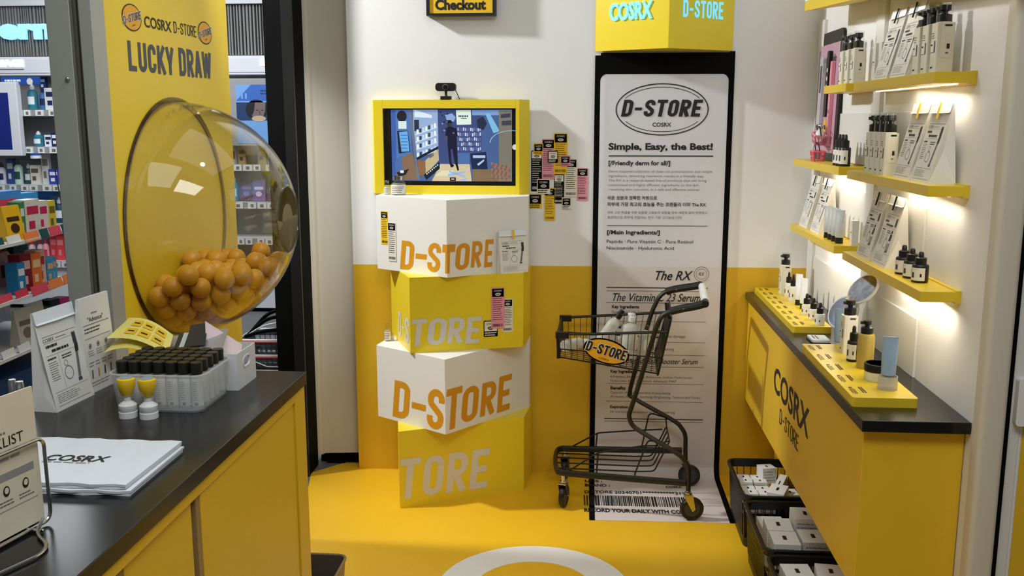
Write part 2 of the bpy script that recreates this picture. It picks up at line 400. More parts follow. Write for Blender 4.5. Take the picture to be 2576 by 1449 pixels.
# right wall: plain board with raised boards and slotted uprights
b = MB(); b.box(0.905, 1.0, 2.175, 4.05, 0, 3.0, 'white_paint'); struct(b.build('wall_right', bevel=0.004))
k = 3
for y in (3.115, 3.88):
    b = MB(); b.box(0.893, 0.905, y - 0.042, y + 0.042, 0.805, 1.875, 'white_board'); struct(b.build('trim_%d' % k, bevel=0.001)); k += 1
for z0, z1 in ((1.352, 1.52), (1.096, 1.265), (0.80, 0.965)):
    for y0, y1 in ((2.62, 3.07), (3.16, 3.835)):
        b = MB(); b.box(0.898, 0.905, y0, y1, z0, z1, 'white_board'); struct(b.build('trim_%d' % k, bevel=0.001)); k += 1
# wall end cap, black strip standing in for the dark gap and the yellow sliding door at the right edge
b = MB(); b.rprism(0.058, 0.05, 0.012, 0, 3.0, 'ivory_paint', T(0.919, 2.165, 0)); struct(b.build('trim_%d' % k)); k += 1
b = MB(); b.box(0.948, 0.962, 2.16, 2.21, 0, 3.0, 'black_matte'); struct(b.build('trim_%d' % k))
b = MB(); b.box(0.962, 0.99, 2.17, 2.20, 0, 3.0, 'white_board'); b.box(0.99, 1.35, 2.178, 2.195, 0, 3.0, 'yellow_cabinet'); dr = struct(b.build('door_2', bevel=0.002))
b = MB(); b.rprism(0.03, 0.11, 0.008, 0, 0.02, 'white_plastic', T(0.986, 2.17, 0.872) @ RX(PI / 2)); b.build('door_handle', dr)
b = MB(); FD = frame((0, 2.178, 0), (1, 0, 0), UP); b.ring(FD, 1.04, 0.995, 0.05, 0.05, 0.012, 'ink'); b.disc(FD, 1.04, 0.995, 0.04, 0.04, 'slate_ink'); b.build('door_sticker', dr)
# white ring printed on the floor
b = MB(); n = 72; vs = []
for i in range(n):
    a = 2 * PI * i / n
    for r_, z in ((0.3155, 0.0), (0.3155, 0.0012), (0.1935, 0.0012), (0.1935, 0.0)): vs.append((-0.156 + r_ * math.cos(a), 2.872 + r_ * math.sin(a), z))
b.add(vs, [(4 * i + q, 4 * ((i + 1) % n) + q, 4 * ((i + 1) % n) + (q + 1) % 4, 4 * i + (q + 1) % 4) for i in range(n) for q in range(4)], 'white_box')
tag(b.build('floor_sticker'), 'white ring sticker on the yellow floor in front of the cart', 'sticker')

# ================================================================== STACK OF DISPLAY BOXES
def display_box(name, label, foot, z0, z1, m, ink, texts, group=None):
    """foot: left corner, (front corner), right corner ... counter-clockwise from above; texts: (face i->j, string, t0, z0, t1, z1)"""
    t = thing(name, label, 'display box', (sum(p[0] for p in foot) / len(foot), sum(p[1] for p in foot) / len(foot), z0), 0, group)
    b = MB(); b.prism(foot, z0, z1, m); b.build('body', t, 0.0015, True)
    b = MB()
    for p, q, s_, a0, c0, a1, c1 in texts:
        F = frame((p[0], p[1], 0), (q[0] - p[0], q[1] - p[1], 0), UP); b.text(F, s_, a0, c0, a1, c1, ink, 0, 0.1, 0.0008, cond=0.17)
    b.build('lettering', t, 0, True)
    return t
A4, B4 = (-0.714, 3.482), (-0.243, 3.706)
display_box('display_box', 'bottom yellow box of the stack, standing on the floor with cut off white lettering', [A4, B4, (-0.224, 3.89), (-0.80, 3.885)], 0.0, 0.313, 'yellow_acrylic', 'white_ink',
            [(A4, B4, 'TORE', 0.004, 0.03, 0.376, 0.2)], 'stacked display boxes')
L3, F3, R3 = (-0.835, 3.673), (-0.527, 3.463), (-0.231, 3.846)
def corner_text(t, L, Fc, Rr, left, right, ink, tee=None):
    b = MB()
    for s_, a0, c0, a1, c1 in left:
        l = math.hypot(L[0] - Fc[0], L[1] - Fc[1]); F = frame((L[0], L[1], 0), (Fc[0] - L[0], Fc[1] - L[1], 0), UP); b.text(F, s_, l - a0, c0, l - a1, c1, ink, 0, 0.1, 0.0008, cond=0.17)
    for s_, a0, c0, a1, c1 in right:
        F = frame((Fc[0], Fc[1], 0), (Rr[0] - Fc[0], Rr[1] - Fc[1], 0), UP); b.text(F, s_, a0, c0, a1, c1, ink, 0, 0.1, 0.0008, cond=0.17)
    if tee:
        z0, z1 = tee; l = math.hypot(L[0] - Fc[0], L[1] - Fc[1]); F = frame((L[0], L[1], 0), (Fc[0] - L[0], Fc[1] - L[1], 0), UP)
        b.poly(F, [(l - 0.024, z1 - 0.031), (l, z1 - 0.03), (l, z1), (l - 0.021, z1 - 0.001)], ink, 0.0008); b.poly(F, [(l - 0.011, z0), (l, z0), (l, z1 - 0.03), (l - 0.008, z1 - 0.03)], ink, 0.0008)
        F = frame((Fc[0], Fc[1], 0), (Rr[0] - Fc[0], Rr[1] - Fc[1], 0), UP); b.poly(F, [(0, z1 - 0.03), (0.034, z1 - 0.03), (0.037, z1), (0, z1)], ink, 0.0008); b.poly(F, [(0, z0), (0.01, z0), (0.013, z1 - 0.03), (0, z1 - 0.03)], ink, 0.0008)
    b.build('lettering', t, 0, True)
def corner_box(label, L, Fc, Rr, back, z0, z1, m, ink, left, right, tee=None):
    foot = [L, Fc, Rr] + back
    t = thing('display_box', label, 'display box', (Fc[0], Fc[1] + 0.2, z0), 0, 'stacked display boxes')
    b = MB(); b.prism(foot, z0, z1, m); b.build('body', t, 0.0015, True)
    corner_text(t, L, Fc, Rr, left, right, ink, tee); return t
corner_box('white box with orange lettering, second from the floor in the stack', L3, F3, R3, [(-0.228, 3.89), (-0.80, 3.89)], 0.313, 0.608, 'white_box', 'orange_ink',
           [('D', 0.288, 0.33, 0.187, 0.482), ('-', 0.180, 0.385, 0.102, 0.41), ('S', 0.098, 0.323, 0.003, 0.485)], [('T', 0.006, 0.327, 0.093, 0.488), ('O', 0.084, 0.335, 0.184, 0.475), ('R', 0.187, 0.333, 0.283, 0.472), ('E', 0.285, 0.332, 0.377, 0.479)])
L2, F2, R2 = (-0.773, 3.777), (-0.673, 3.547), (-0.246, 3.692)
corner_box('yellow box with white lettering, third from the floor in the stack', L2, F2, R2, [(-0.229, 3.89), (-0.815, 3.885)], 0.608, 0.905, 'yellow_acrylic', 'white_ink',
           [('D', 0.215, 0.635, 0.155, 0.738), ('-', 0.146, 0.68, 0.1, 0.69), ('S', 0.095, 0.636, 0.012, 0.742)], [('T', 0.006, 0.637, 0.068, 0.742), ('O', 0.066, 0.636, 0.145, 0.743), ('R', 0.143, 0.636, 0.215, 0.741), ('E', 0.214, 0.634, 0.283, 0.74)])
L1, F1, R1 = (-0.843, 3.767), (-0.528, 3.56), (-0.232, 3.774)
corner_box('white box with orange lettering on top of the stack, under the yellow screen', L1, F1, R1, [(-0.234, 3.89), (-0.838, 3.888)], 0.905, 1.2, 'white_box', 'orange_ink',
           [('D', 0.25, 0.916, 0.17, 1.03), ('-', 0.165, 0.965, 0.104, 0.985), ('S', 0.102, 0.92, 0.03, 1.034)], [('O', 0.034, 0.93, 0.1, 1.033), ('R', 0.102, 0.932, 0.155, 1.037), ('E', 0.161, 0.932, 0.205, 1.04)], (0.921, 1.032))


# ---- yellow framed screen on the stack
t = thing('screen_kiosk', 'yellow framed screen showing a camera picture, on top of the box stack', 'screen', (-0.57, 3.8535, 1.2), R(-1.64))
b = MB(); Hk = 0.377
outer = [(-0.297, 0.0), (0.297, 0.0), (0.333, 0.052), (-0.315, 0.045)]
b.prism([(-0.297, 0), (-0.258, 0), (-0.258, 0.04), (-0.315, 0.045)], 0, Hk, 'yellow_acrylic'); b.prism([(0.282, 0), (0.297, 0), (0.333, 0.052), (0.282, 0.05)], 0, Hk, 'yellow_acrylic')
b.prism([(-0.258, 0), (0.282, 0), (0.282, 0.05), (-0.258, 0.045)], 0, 0.035, 'yellow_acrylic'); b.prism([(-0.258, 0), (0.282, 0), (0.282, 0.05), (-0.258, 0.045)], 0.343, Hk, 'yellow_acrylic')
b.box(-0.258, 0.282, 0.03, 0.045, 0.035, 0.343, 'black_matte'); b.build('frame', t, 0.001)
b = MB(); b.box(-0.2575, 0.2815, 0.008, 0.03, 0.0355, 0.3425, 'black_gloss'); b.lathe([(0.011, 0), (0.011, 0.001)], 'white_plastic', 16, T(0.278, 0.008, 0.19) @ RX(PI / 2)); bz = b.build('bezel', t)
FS = frame((-0.226, 0.0078, 0.0525), (1, 0, 0), UP); SW, SH = 0.492, 0.286
b = MB()
def sc(pts, rgb, d, e=0.5):
    nm = 'screen_%d_%d_%d' % rgb
    if nm not in MATS: mat(nm, rgb, 0.3, emit=e)
    b.poly(FS, [((x - 320) / 1320 * SW, (1175 - y) / 765 * SH) for x, y in pts], nm, d * 0.00005)
def scr(x0, y0, x1, y1, rgb, d): sc([(x0, y0), (x1, y0), (x1, y1), (x0, y1)], rgb, d)
scr(320, 410, 1640, 1175, (62, 86, 132), 1); scr(320, 410, 372, 1175, (52, 84, 150), 2); scr(372, 410, 540, 960, (70, 104, 160), 2)
sc([(440 + 55 * math.cos(i / 16 * 2 * PI), 480 + 60 * math.sin(i / 16 * 2 * PI)) for i in range(16)], (26, 28, 38), 3); scr(400, 532, 490, 615, (186, 204, 206), 4)
sc([(385, 640), (505, 632), (530, 860), (400, 880)], (24, 30, 44), 3); sc([(405, 650), (500, 640), (518, 855), (430, 862)], (92, 152, 208), 4)
for i in range(5): scr(425, 680 + i * 35, 498, 686 + i * 35, (44, 76, 130), 5)
sc([(400, 940), (548, 868), (612, 1165), (352, 1165)], (116, 92, 74), 4); sc([(352, 960), (430, 900), (440, 1060), (360, 1080)], (66, 96, 150), 5)
sc([(370, 1085), (510, 1045), (470, 1110), (395, 1130)], (26, 28, 34), 6); scr(410, 1062, 450, 1090, (196, 210, 224), 7)
sc([(518, 410), (545, 410), (628, 1165), (600, 1165)], (92, 104, 122), 7)
sc([(560, 410), (835, 410), (842, 800), (578, 930)], (132, 154, 190), 3); sc([(580, 412), (770, 470), (770, 500), (580, 490)], (190, 206, 222), 5); scr(575, 520, 628, 640, (36, 44, 66), 5)
for y0 in (600, 680, 760, 850):
    sc([(585, y0 + 70), (825, y0 - 10), (825, y0 + 4), (585, y0 + 86)], (176, 194, 214), 5)
    for i in range(7): x = 600 + i * 32; yy = y0 + 66 - i * 11; scr(x, yy - 44, x + 22, yy, ((206, 218, 232), (44, 50, 64), (170, 188, 214))[i % 3], 6)
sc([(590, 925), (832, 800), (836, 828), (600, 950)], (22, 26, 34), 7); sc([(690, 955), (836, 828), (842, 950), (694, 1105)], (168, 156, 120), 7); sc([(594, 945), (692, 955), (694, 1112), (622, 1116)], (122, 86, 60), 7)
for i in range(4): scr(738 + i * 13, 905 - i * 8, 746 + i * 13, 930 - i * 8, (44, 40, 34), 8)
sc([(672, 1110), (845, 966), (850, 1040), (700, 1165)], (24, 26, 32), 8)
for i in range(7): scr(700 + i * 20, 1090 - i * 16, 714 + i * 20, 1106 - i * 16, (176, 186, 204), 9)
scr(835, 410, 1310, 990, (54, 66, 112), 3)
for r_ in range(5):
    for c_ in range(13):
        x = 1050 + c_ * 20; y = 600 + r_ * 52 + (c_ % 3) * 4
        scr(x, y, x + 12, y + 34, ((150, 174, 214), (196, 206, 226), (70, 98, 160), (110, 90, 120))[(r_ * 5 + c_ * 3) % 4], 4)
for i in range(22): x = 860 + (i * 37) % 130; y = 430 + (i * 53) % 230; scr(x, y, x + 16, y + 14, ((24, 28, 40), (36, 62, 70), (120, 150, 190))[i % 3], 4)
scr(1210, 415, 1640, 470, (110, 140, 190), 4); sc([(1260, 520), (1330, 480), (1370, 560), (1330, 630), (1270, 600)], (34, 40, 62), 5)
sc([(1350, 450), (1400, 450), (1510, 640), (1440, 660)], (112, 166, 206), 5)
sc([(760, 1175), (856, 990), (1180, 990), (1200, 1175)], (182, 166, 138), 4); sc([(800, 1120), (870, 1060), (1000, 1060), (980, 1120)], (190, 188, 160), 5)
for p in ([(938, 1100), (1130, 1066), (1130, 1082), (940, 1122)], [(955, 1062), (1140, 1120), (1120, 1134), (950, 1078)], [(1060, 1160), (1150, 1140), (1120, 1175)]): sc(p, (128, 158, 206), 6)
scr(1050, 870, 1180, 985, (66, 96, 150), 4); sc([(1185, 880), (1360, 860), (1375, 1045), (1205, 1045)], (26, 34, 62), 5); scr(1215, 895, 1350, 925, (150, 172, 206), 6); sc([(1260, 990), (1335, 938), (1340, 955), (1275, 1008)], (150, 176, 210), 6)
scr(1210, 1045, 1640, 1175, (112, 92, 70), 4); scr(1498, 420, 1640, 1175, (108, 106, 96), 5)
for p in ([(1520, 460), (1625, 450), (1625, 492), (1520, 502)], [(1530, 530), (1635, 525), (1635, 575), (1530, 580)]): sc(p, (52, 58, 70), 6)
for i in range(12): a = R(180 - i * 9); sc([(1640 + 240 * math.cos(a), 760 - 130 * math.sin(a)), (1640 + 240 * math.cos(a - R(9)), 760 - 130 * math.sin(a - R(9))), (1640 + 232 * math.cos(a - R(9)), 760 - 124 * math.sin(a - R(9))), (1640 + 232 * math.cos(a), 760 - 124 * math.sin(a))], (150, 176, 206), 7)
for i in range(46):
    x = 1425 + (i % 9) * 22 + (i // 9 % 2) * 11; y = 985 + (i // 9) * 32 + (i % 9) * 5
    if x < 1625: sc([(x + 15 * math.cos(q / 8 * 2 * PI), y + 16 * math.sin(q / 8 * 2 * PI)) for q in range(8)], ((132, 100, 84), (108, 82, 72))[i % 2], 7 + i * 0.02)
# the person in the camera picture
N_ = (22, 22, 46)
sc([(962 + 26 * math.cos(i / 14 * 2 * PI), 558 + 34 * math.sin(i / 14 * 2 * PI)) for i in range(14)], (52, 46, 58), 9)
sc([(940, 545), (946, 524), (980, 522), (990, 545), (985, 552), (945, 552)], (16, 16, 22), 10)
sc([(948, 592), (985, 592), (1035, 612), (1052, 680), (1050, 700), (1036, 690), (1040, 800), (1050, 990), (1018, 995), (992, 830), (972, 830), (980, 985), (958, 985), (940, 800), (938, 690), (918, 690), (918, 660), (934, 608)], N_, 9)
sc([(916, 690), (938, 690), (940, 720), (920, 715)], (90, 70, 78), 10); sc([(958, 985), (980, 985), (1006, 1000), (1005, 1016), (975, 1030)], (14, 14, 20), 10); sc([(1022, 990), (1048, 988), (1062, 1055), (1045, 1062)], (14, 14, 20), 10); scr(995, 650, 1015, 666, (120, 90, 110), 10)
sc([(1035, 416), (1196, 416), (1200, 568), (1042, 572)], (196, 212, 206), 6)
for i in range(6): scr(1062 + i * 18, 470, 1074 + i * 18, 490, (40, 44, 48), 7)
scr(1090, 500, 1150, 508, (90, 96, 100), 7); sc([(920, 470), (990, 450), (1030, 490), (1010, 540), (930, 520)], (120, 150, 196), 5); scr(960, 1134, 1026, 1172, (14, 14, 16), 11); scr(975, 1148, 1010, 1158, (190, 190, 190), 12)
b.build('picture', bz)
# ---- webcam
t = thing('webcam', 'black webcam clipped on top of the yellow screen', 'camera', (-0.57, 3.868, 1.577), R(-1))
b = MB(); b.rprism(0.082, 0.032, 0.012, -0.012, 0.012, 'black_plastic', T(0, 0, 0.050) @ RX(PI / 2)); bd = b.build('body', t)
b = MB(); b.lathe([(0.010, 0), (0.010, 0.004), (0.006, 0.005), (0.0, 0.004)], 'black_gloss', 18, T(0, -0.012, 0.050) @ RX(PI / 2)); b.lathe([(0.0115, 0), (0.0115, 0.002), (0.0100, 0.003)], 'print_mid', 18, T(0, -0.012, 0.050) @ RX(PI / 2)); b.build('lens', bd)
b = MB(); b.lathe([(0.007, 0.014), (0.005, 0.02), (0.006, 0.034)], 'black_plastic', 12); b.rprism(0.044, 0.03, 0.006, 0.0, 0.014, 'black_plastic'); b.build('clip', t)
b = MB(); b.tube(catmull([(0.035, 0.006, 0.045), (0.045, 0.008, 0.022), (0.053, 0.012, 0.002), (0.056, 0.03, -0.01)]), 0.0018, 'black_plastic', 6); b.build('cable', t)
# ---- glass vials by the screen and lower on the stack
def vial(name, label, loc, r, h, cap):
    t = thing(name, label, 'vial', loc)
    b = MB(); b.lathe([(r, 0), (r, h * 0.62), (r * 0.55, h * 0.74), (r * 0.55, h * 0.8)], 'clear_plastic', 18); b.lathe([(r * 0.88, 0.002), (r * 0.88, h * 0.6)], 'bottle_clear', 16); b.build('body', t)
    b = MB(); b.lathe([(r * 0.7, h * 0.8), (r * 0.72, h * 0.97), (r * 0.6, h)], cap, 16); b.build('cap', t)
    b = MB(); b.lathe([(r * 1.01, h * 0.08), (r * 1.01, h * 0.55)], 'label_white', 20, None, R(190), R(350)); rg = random.Random(3)
    for q in range(4): b.lathe([(r * 1.02, h * (0.15 + q * 0.09)), (r * 1.02, h * (0.18 + q * 0.09))], 'print_mid', 12, None, R(215), R(300 + q * 7))
    b.build('sticker', t); return t
vial('glass_jar', 'wider clear glass jar with silver lid in front of the yellow screen', (-0.757, 3.806, 1.2), 0.030, 0.076, 'chrome')
vial('glass_vial', 'slim clear vial left of the wider jar in front of the yellow screen', (-0.806, 3.812, 1.2), 0.0125, 0.057, 'chrome')
vial('glass_vial', 'clear vial on the top edge of the lower white box, at the left', (-0.805, 3.752, 0.608), 0.0125, 0.074, 'clear_plastic')
vial('glass_vial', 'tiny clear vial beside the yellow box, on the lower white box', (-0.787, 3.764, 0.608), 0.007, 0.032, 'clear_plastic')

# ---- stickers: a black head with a little oval, lines of print and a barcode
def sticker(F, x0, y0, x1, y1, kind, label, lift, seed):
    rg = random.Random(seed); w, h = x1 - x0, y1 - y0
    base = {'y': 'label_yellow', 'p': 'label_pink', 'w': 'label_white', 'k': 'black_matte'}[kind]
    ink = 'white_ink' if kind == 'k' else 'ink'; headc = 'label_white' if kind == 'k' else 'black_matte'; hin = 'ink' if kind == 'k' else 'white_ink'
    b = MB(); b.prism(rrect(w, h, 0.004, 3, (x0 + x1) / 2, (y0 + y1) / 2), lift, lift + 0.0006, base, F); d = lift + 0.0009
    tall = h > w * 1.7; hh = w * 0.62 if tall else h * 0.6
    b.rect(F, x0 + 0.003, y1 - 0.004 - hh, x1 - 0.003, y1 - 0.004, headc, d)
    yt = y1 - 0.004 - hh * 0.36; b.text(F, 'COSRX', x0 + w * 0.2, yt, x1 - w * 0.2, yt + hh * 0.2, hin, 0.01, 0, d + 0.0003)
    b.disc(F, (x0 + x1) / 2, y1 - 0.004 - hh * 0.68, w * 0.22, hh * 0.17, hin, d + 0.0003, 20); b.rect(F, (x0 + x1) / 2 - w * 0.14, y1 - 0.004 - hh * 0.72, (x0 + x1) / 2 + w * 0.14, y1 - 0.004 - hh * 0.64, headc, d + 0.0006)
    yb = y1 - 0.006 - hh
    if tall:
        b.lines_of_print(F, x0 + w * 0.1, y0 + h * 0.2, x1 - w * 0.1, yb, 11, ink, rg, 0.3, d); b.barcode(F, x0 + w * 0.1, y0 + h * 0.05, x1 - w * 0.1, y0 + h * 0.12, ink, rg, 26, d)
    else: b.lines_of_print(F, x0 + w * 0.08, y0 + 0.002, x1 - w * 0.08, yb, 2, ink, rg, 0.5, d)
    return tag(b.build('label_sticker'), label, 'sticker', 'label stickers')
FW = frame((0, wy(0), 0), (1, 0.0239, 0), UP)
WS = [(-0.230, 1.209, -0.185, 1.375, 'k', 'tall black sticker, leftmost tall one on the white wall beside the screen', 0.001), (-0.186, 1.259, -0.133, 1.421, 'p', 'tall pink sticker on the wall, left of the tallest yellow one', 0.002), (-0.138, 1.279, -0.083, 1.445, 'y', 'tall yellow sticker highest on the white wall', 0.003),
      (-0.136, 1.160, -0.095, 1.279, 'k', 'tall black sticker under the highest yellow one on the wall', 0.002), (-0.092, 1.187, -0.043, 1.342, 'w', 'tall white sticker on the wall, left of the outermost pink one', 0.002), (-0.176, 1.089, -0.131, 1.224, 'y', 'tall yellow sticker hanging lowest on the wall', 0.002),
      (-0.220, 1.358, -0.181, 1.404, 'y', 'small yellow sticker over the top of the leftmost tall black one', 0.004), (-0.162, 1.326, -0.121, 1.374, 'k', 'small black sticker overlapping the tall pink and yellow ones', 0.006), (-0.111, 1.312, -0.071, 1.355, 'p', 'small pink sticker over the corner of the tall white one', 0.006),
      (-0.206, 1.199, -0.152, 1.260, 'w', 'small white sticker over the foot of the leftmost tall black one', 0.004), (-0.240, 1.138, -0.186, 1.199, 'y', 'small yellow sticker lowest and leftmost on the wall, near the screen corner', 0.001), (-0.104, 1.137, -0.066, 1.185, 'w', 'small white sticker lowest right on the wall, under the tall white one', 0.004),
      (-0.043, 1.171, 0.002, 1.305, 'p', 'tall pink sticker outermost on the wall, nearest the long banner', 0.001)]
for i, (x0, z0, x1, z1, kd, lb, lf) in enumerate(WS): sticker(FW, x0, z0, x1, z1, kd, lb, lf, i)
l1 = math.hypot(L1[0] - F1[0], L1[1] - F1[1]); FL1 = frame((L1[0], L1[1], 0), (F1[0] - L1[0], F1[1] - L1[1], 0), UP)
sticker(FL1, l1 - 0.351, 1.006, l1 - 0.312, 1.14, 'y', 'tall yellow sticker on the left face of the top white box', 0.0004, 21)
sticker(FL1, l1 - 0.313, 0.942, l1 - 0.268, 1.098, 'w', 'tall white sticker on the left face of the top white box', 0.0014, 22)
FR2 = frame((F2[0], F2[1], 0), (R2[0] - F2[0], R2[1] - F2[1], 0), UP)
sticker(FR2, 0.29, 0.657, 0.347, 0.722, 'k', 'small black sticker on the upper yellow box, under the pink one', 0.0004, 23)
sticker(FR2, 0.366, 0.672, 0.408, 0.806, 'w', 'tall white sticker on the upper yellow box', 0.0004, 24)
sticker(FR2, 0.321, 0.688, 0.374, 0.852, 'p', 'tall pink sticker on the upper yellow box', 0.0014, 25)

# ================================================================== SIGNS
t = thing('checkout_sign', 'black framed yellow sign mounted high on the back wall above the screen', 'sign', (-0.507, 3.876, 1.903))
b = MB(); b.box(-0.137, -0.124, -0.015, 0.03, 0, 0.16, 'black_plastic'); b.box(0.126, 0.139, -0.015, 0.03, 0, 0.16, 'black_plastic'); b.box(-0.124, 0.126, -0.015, 0.03, 0, 0.009, 'black_plastic'); b.box(-0.124, 0.126, -0.015, 0.03, 0.151, 0.16, 'black_plastic'); b.box(-0.124, 0.126, 0.02, 0.03, 0.009, 0.151, 'black_plastic'); b.build('frame', t, 0.001)
b = MB(); b.box(-0.124, 0.126, -0.009, 0.02, 0.009, 0.151, 'label_yellow'); p_ = b.build('face', t)
b = MB(); F = frame((0, -0.009, 0), (1, 0, 0), UP); b.text(F, 'Checkout', -0.102, 0.021, 0.099, 0.062, 'ink', 0.045, 0, 0.0008); b.build('lettering', p_)
CL, CF, CR = (0.023, 3.915), (0.298, 3.75), (0.565, 3.93)
t = thing('corner_sign', 'yellow wedge sign with glowing letters on the wall above the banner', 'sign', (0.298, 3.85, 1.766))
b = MB(); b.prism([CL, CF, CR], 1.766, 2.25, 'yellow_acrylic'); b.build('body', t, 0.001, True)
b = MB(); F = frame((*CL, 0), (CF[0] - CL[0], CF[1] - CL[1], 0), UP); b.text(F, 'COSRX', 0.066, 1.877, 0.252, 1.945, 'glow_blue', 0.03, 0, 0.001, 0.006); b.build('lettering', t, 0, True)
b = MB(); F = frame((*CF, 0), (CR[0] - CF[0], CR[1] - CF[1], 0), UP); b.text(F, 'D-STORE', 0.063, 1.88, 0.262, 1.947, 'glow_blue', 0, 0, 0.004, cond=0.17); b.build('lettering', t, 0, True)
t = thing('fascia_sign', 'yellow fascia with a lit edge at the top of the shelf wall', 'sign', (0.8275, 3.1, 1.87))
b = MB()
vs = []
for y, dz in ((3.53, 0.0), (2.05, -0.085)):
    for x, z in ((0.75, 1.872), (0.903, 1.892), (0.903, 2.25), (0.75, 2.25)): vs.append((x, y, z + dz))
b.add(vs, [(0, 1, 2, 3), (7, 6, 5, 4), (0, 4, 5, 1), (1, 5, 6, 2), (2, 6, 7, 3), (3, 7, 4, 0)], 'yellow_panel'); b.build('body', t, 0.001, True)
b = MB(); vs = [(0.749, 3.522, 1.906), (0.749, 2.06, 1.822), (0.749, 2.06, 2.2), (0.749, 3.522, 2.2)]; b.add(vs, [(0, 1, 2, 3)[::-1]], 'glow_sky'); b.build('lit_face', t, 0, True)

# ================================================================== LONG BANNER (down the wall and out over the floor)
t = thing('long_banner', 'long printed banner running down the back wall and out over the floor behind the cart', 'banner', (0.3, 3.9, 0))
def bx(xl, s, lift):
    """banner sheet: xl along the wall, s = height on the wall (s>0.05), below that it curls and runs out over the floor"""
    yw = wy(xl) - 0.010 - lift; r_ = 0.05
    if s >= r_: return (xl, yw, s)
    arc = r_ * PI / 2
    if s >= r_ - arc:
        a = (r_ - s) / r_; return (xl, yw - r_ + r_ * math.cos(a), r_ - r_ * math.sin(a) + 0.001 + lift * math.sin(a))
    return (xl, yw - r_ - (r_ - arc - s), 0.001 + lift)
S_END = 0.05 - 0.05 * PI / 2 - (3.93 - 0.010 - 0.05 - 3.435)
def sheet(b, x0, x1, s0, s1, m, lift, ns=1):
    ss = [s1]; s_ = s1
    stops = [v for v in (0.05, 0.035, 0.02, 0.005, -0.01, -0.0285) if s0 < v < s1]; ss += stops + [s0]
    vs = [];
    for q in ss: vs += [bx(x0, q, lift), bx(x1, q, lift)]
    b.add(vs, [(2 * i, 2 * i + 2, 2 * i + 3, 2 * i + 1) for i in range(len(ss) - 1)], m)
b = MB(); sheet(b, 0.024, 0.046, S_END, 1.75, 'black_matte', 0.0005); sheet(b, 0.553, 0.575, S_END, 1.765, 'black_matte', 0.0005)
sheet(b, 0.046, 0.553, 1.677, 1.76, 'black_matte', 0.0005)
FBn = frame((0, wy(0) - 0.0105, 0), (1, 0.0239, 0), UP)
for cx, sgn in ((0.046, 1), (0.553, -1)):
    pts = [(cx, 1.678), (cx + sgn * 0.028, 1.678)] + [(cx + sgn * 0.028 - sgn * 0.028 * math.sin(a), 1.65 + 0.028 * math.cos(a)) for a in [R(15 * i) for i in range(7)]]
    b.poly(FBn, pts, 'black_matte', 0.0012)
b.build('border', t, 0, True)
b = MB(); sheet(b, 0.046, 0.553, S_END, 1.677, 'banner_print', 0.0005); pp = b.build('print_sheet', t, 0, True)
b = MB(); rg = random.Random(5); K = 'ink'
b.ring(FBn, 0.2935, 1.5385, 0.185, 0.103, 0.0045, K, 0.001); b.arc(FBn, 0.2935, 1.5385, 0.171, 0.089, 0.0025, K, 30, 150, 0.001); b.arc(FBn, 0.2935, 1.5385, 0.171, 0.089, 0.0025, K, 212, 328, 0.001)
b.text(FBn, 'D-STORE', 0.13, 1.508, 0.456, 1.577, K, 0, 0.16, 0.0018, cond=0.19); b.text(FBn, 'COSRX', 0.257, 1.4705, 0.332, 1.487, K, 0.02, 0, 0.0012)
def L(txt, x0, y0, x1, y1, bold=0.0, shear=0.0, m=K): b.text(FBn, txt, x0, y0, x1, y1, m, bold, shear, 0.0012)
L('Simple, Easy, the Best!', 0.083, 1.370, 0.500, 1.406, 0.035); b.rect(FBn, 0.084, 1.352, 0.503, 1.356, K, 0.0012)
L('[/Friendly derm for all/]', 0.084, 1.311, 0.332, 1.335, 0.03)
for i, s_ in enumerate(('Derm-inspired collection of clear-cut prescriptions and simple', 'ingredients, delivering maximum results in a friendly way.', 'The RX is a research-based line of products that will bring', 'customized and highly efficient ingredients to the skin', '-resolving skin concerns, in a safe and effective manner')):
    z = 1.297 - i * 0.0182; L(s_, 0.085, z - 0.0125, (0.501, 0.47, 0.48, 0.45, 0.455)[i], z, 0.0, 0, 'print_mid')
L('쉬운 성분과 정확한 처방으로', 0.082, 1.177, 0.283, 1.193, 0.02); L('피부에 가장 최고의 효능을 주는 프렌들리 더마 The RX', 0.082, 1.150, 0.481, 1.167, 0.02)
L('피부 고민 해결을 위한 맞춤형 고효능의 성분을 피부 세럼에 담아 안전하고', 0.083, 1.119, 0.488, 1.131, 0.005, 0, 'print_mid'); L('효과적으로 피부에 전달하는 연구 기반 고기능성 더마', 0.083, 1.099, 0.385, 1.111, 0.005, 0, 'print_mid')
b.rect(FBn, 0.083, 1.070, 0.49, 1.0722, K, 0.0012); L('[/Main Ingredients/]', 0.083, 1.03, 0.298, 1.053, 0.03)
L('Peptide · Pure Vitamin C · Pure Retinol', 0.082, 0.995, 0.434, 1.013, 0.004); L('Niacinamide · Hyaluronic Acid', 0.082, 0.968, 0.357, 0.986, 0.004)
L('The RX', 0.286, 0.846, 0.438, 0.885, 0.012, 0.35); b.ring(FBn, 0.473, 0.873, 0.031, 0.031, 0.002, 'print_mid', 0.001); b.ring(FBn, 0.473, 0.873, 0.022, 0.022, 0.0015, 'print_mid', 0.001); L('RX', 0.461, 0.866, 0.485, 0.881, 0.0, 0.3)
b.rect(FBn, 0.085, 0.812, 0.50, 0.8155, K, 0.0012); b.rect(FBn, 0.085, 0.799, 0.50, 0.8005, K, 0.0012)
L('The Vitamin C 23 Serum', 0.112, 0.757, 0.474, 0.790, 0.006, 0.35); b.rect(FBn, 0.085, 0.7495, 0.50, 0.751, K, 0.0012)
L('Key Ingredients', 0.109, 0.722, 0.221, 0.740, 0.03); L('Pure Vitamin C 23%, Tocopherol, Hyaluronic Acid', 0.11, 0.702, 0.36, 0.717, 0, 0, 'print_mid')
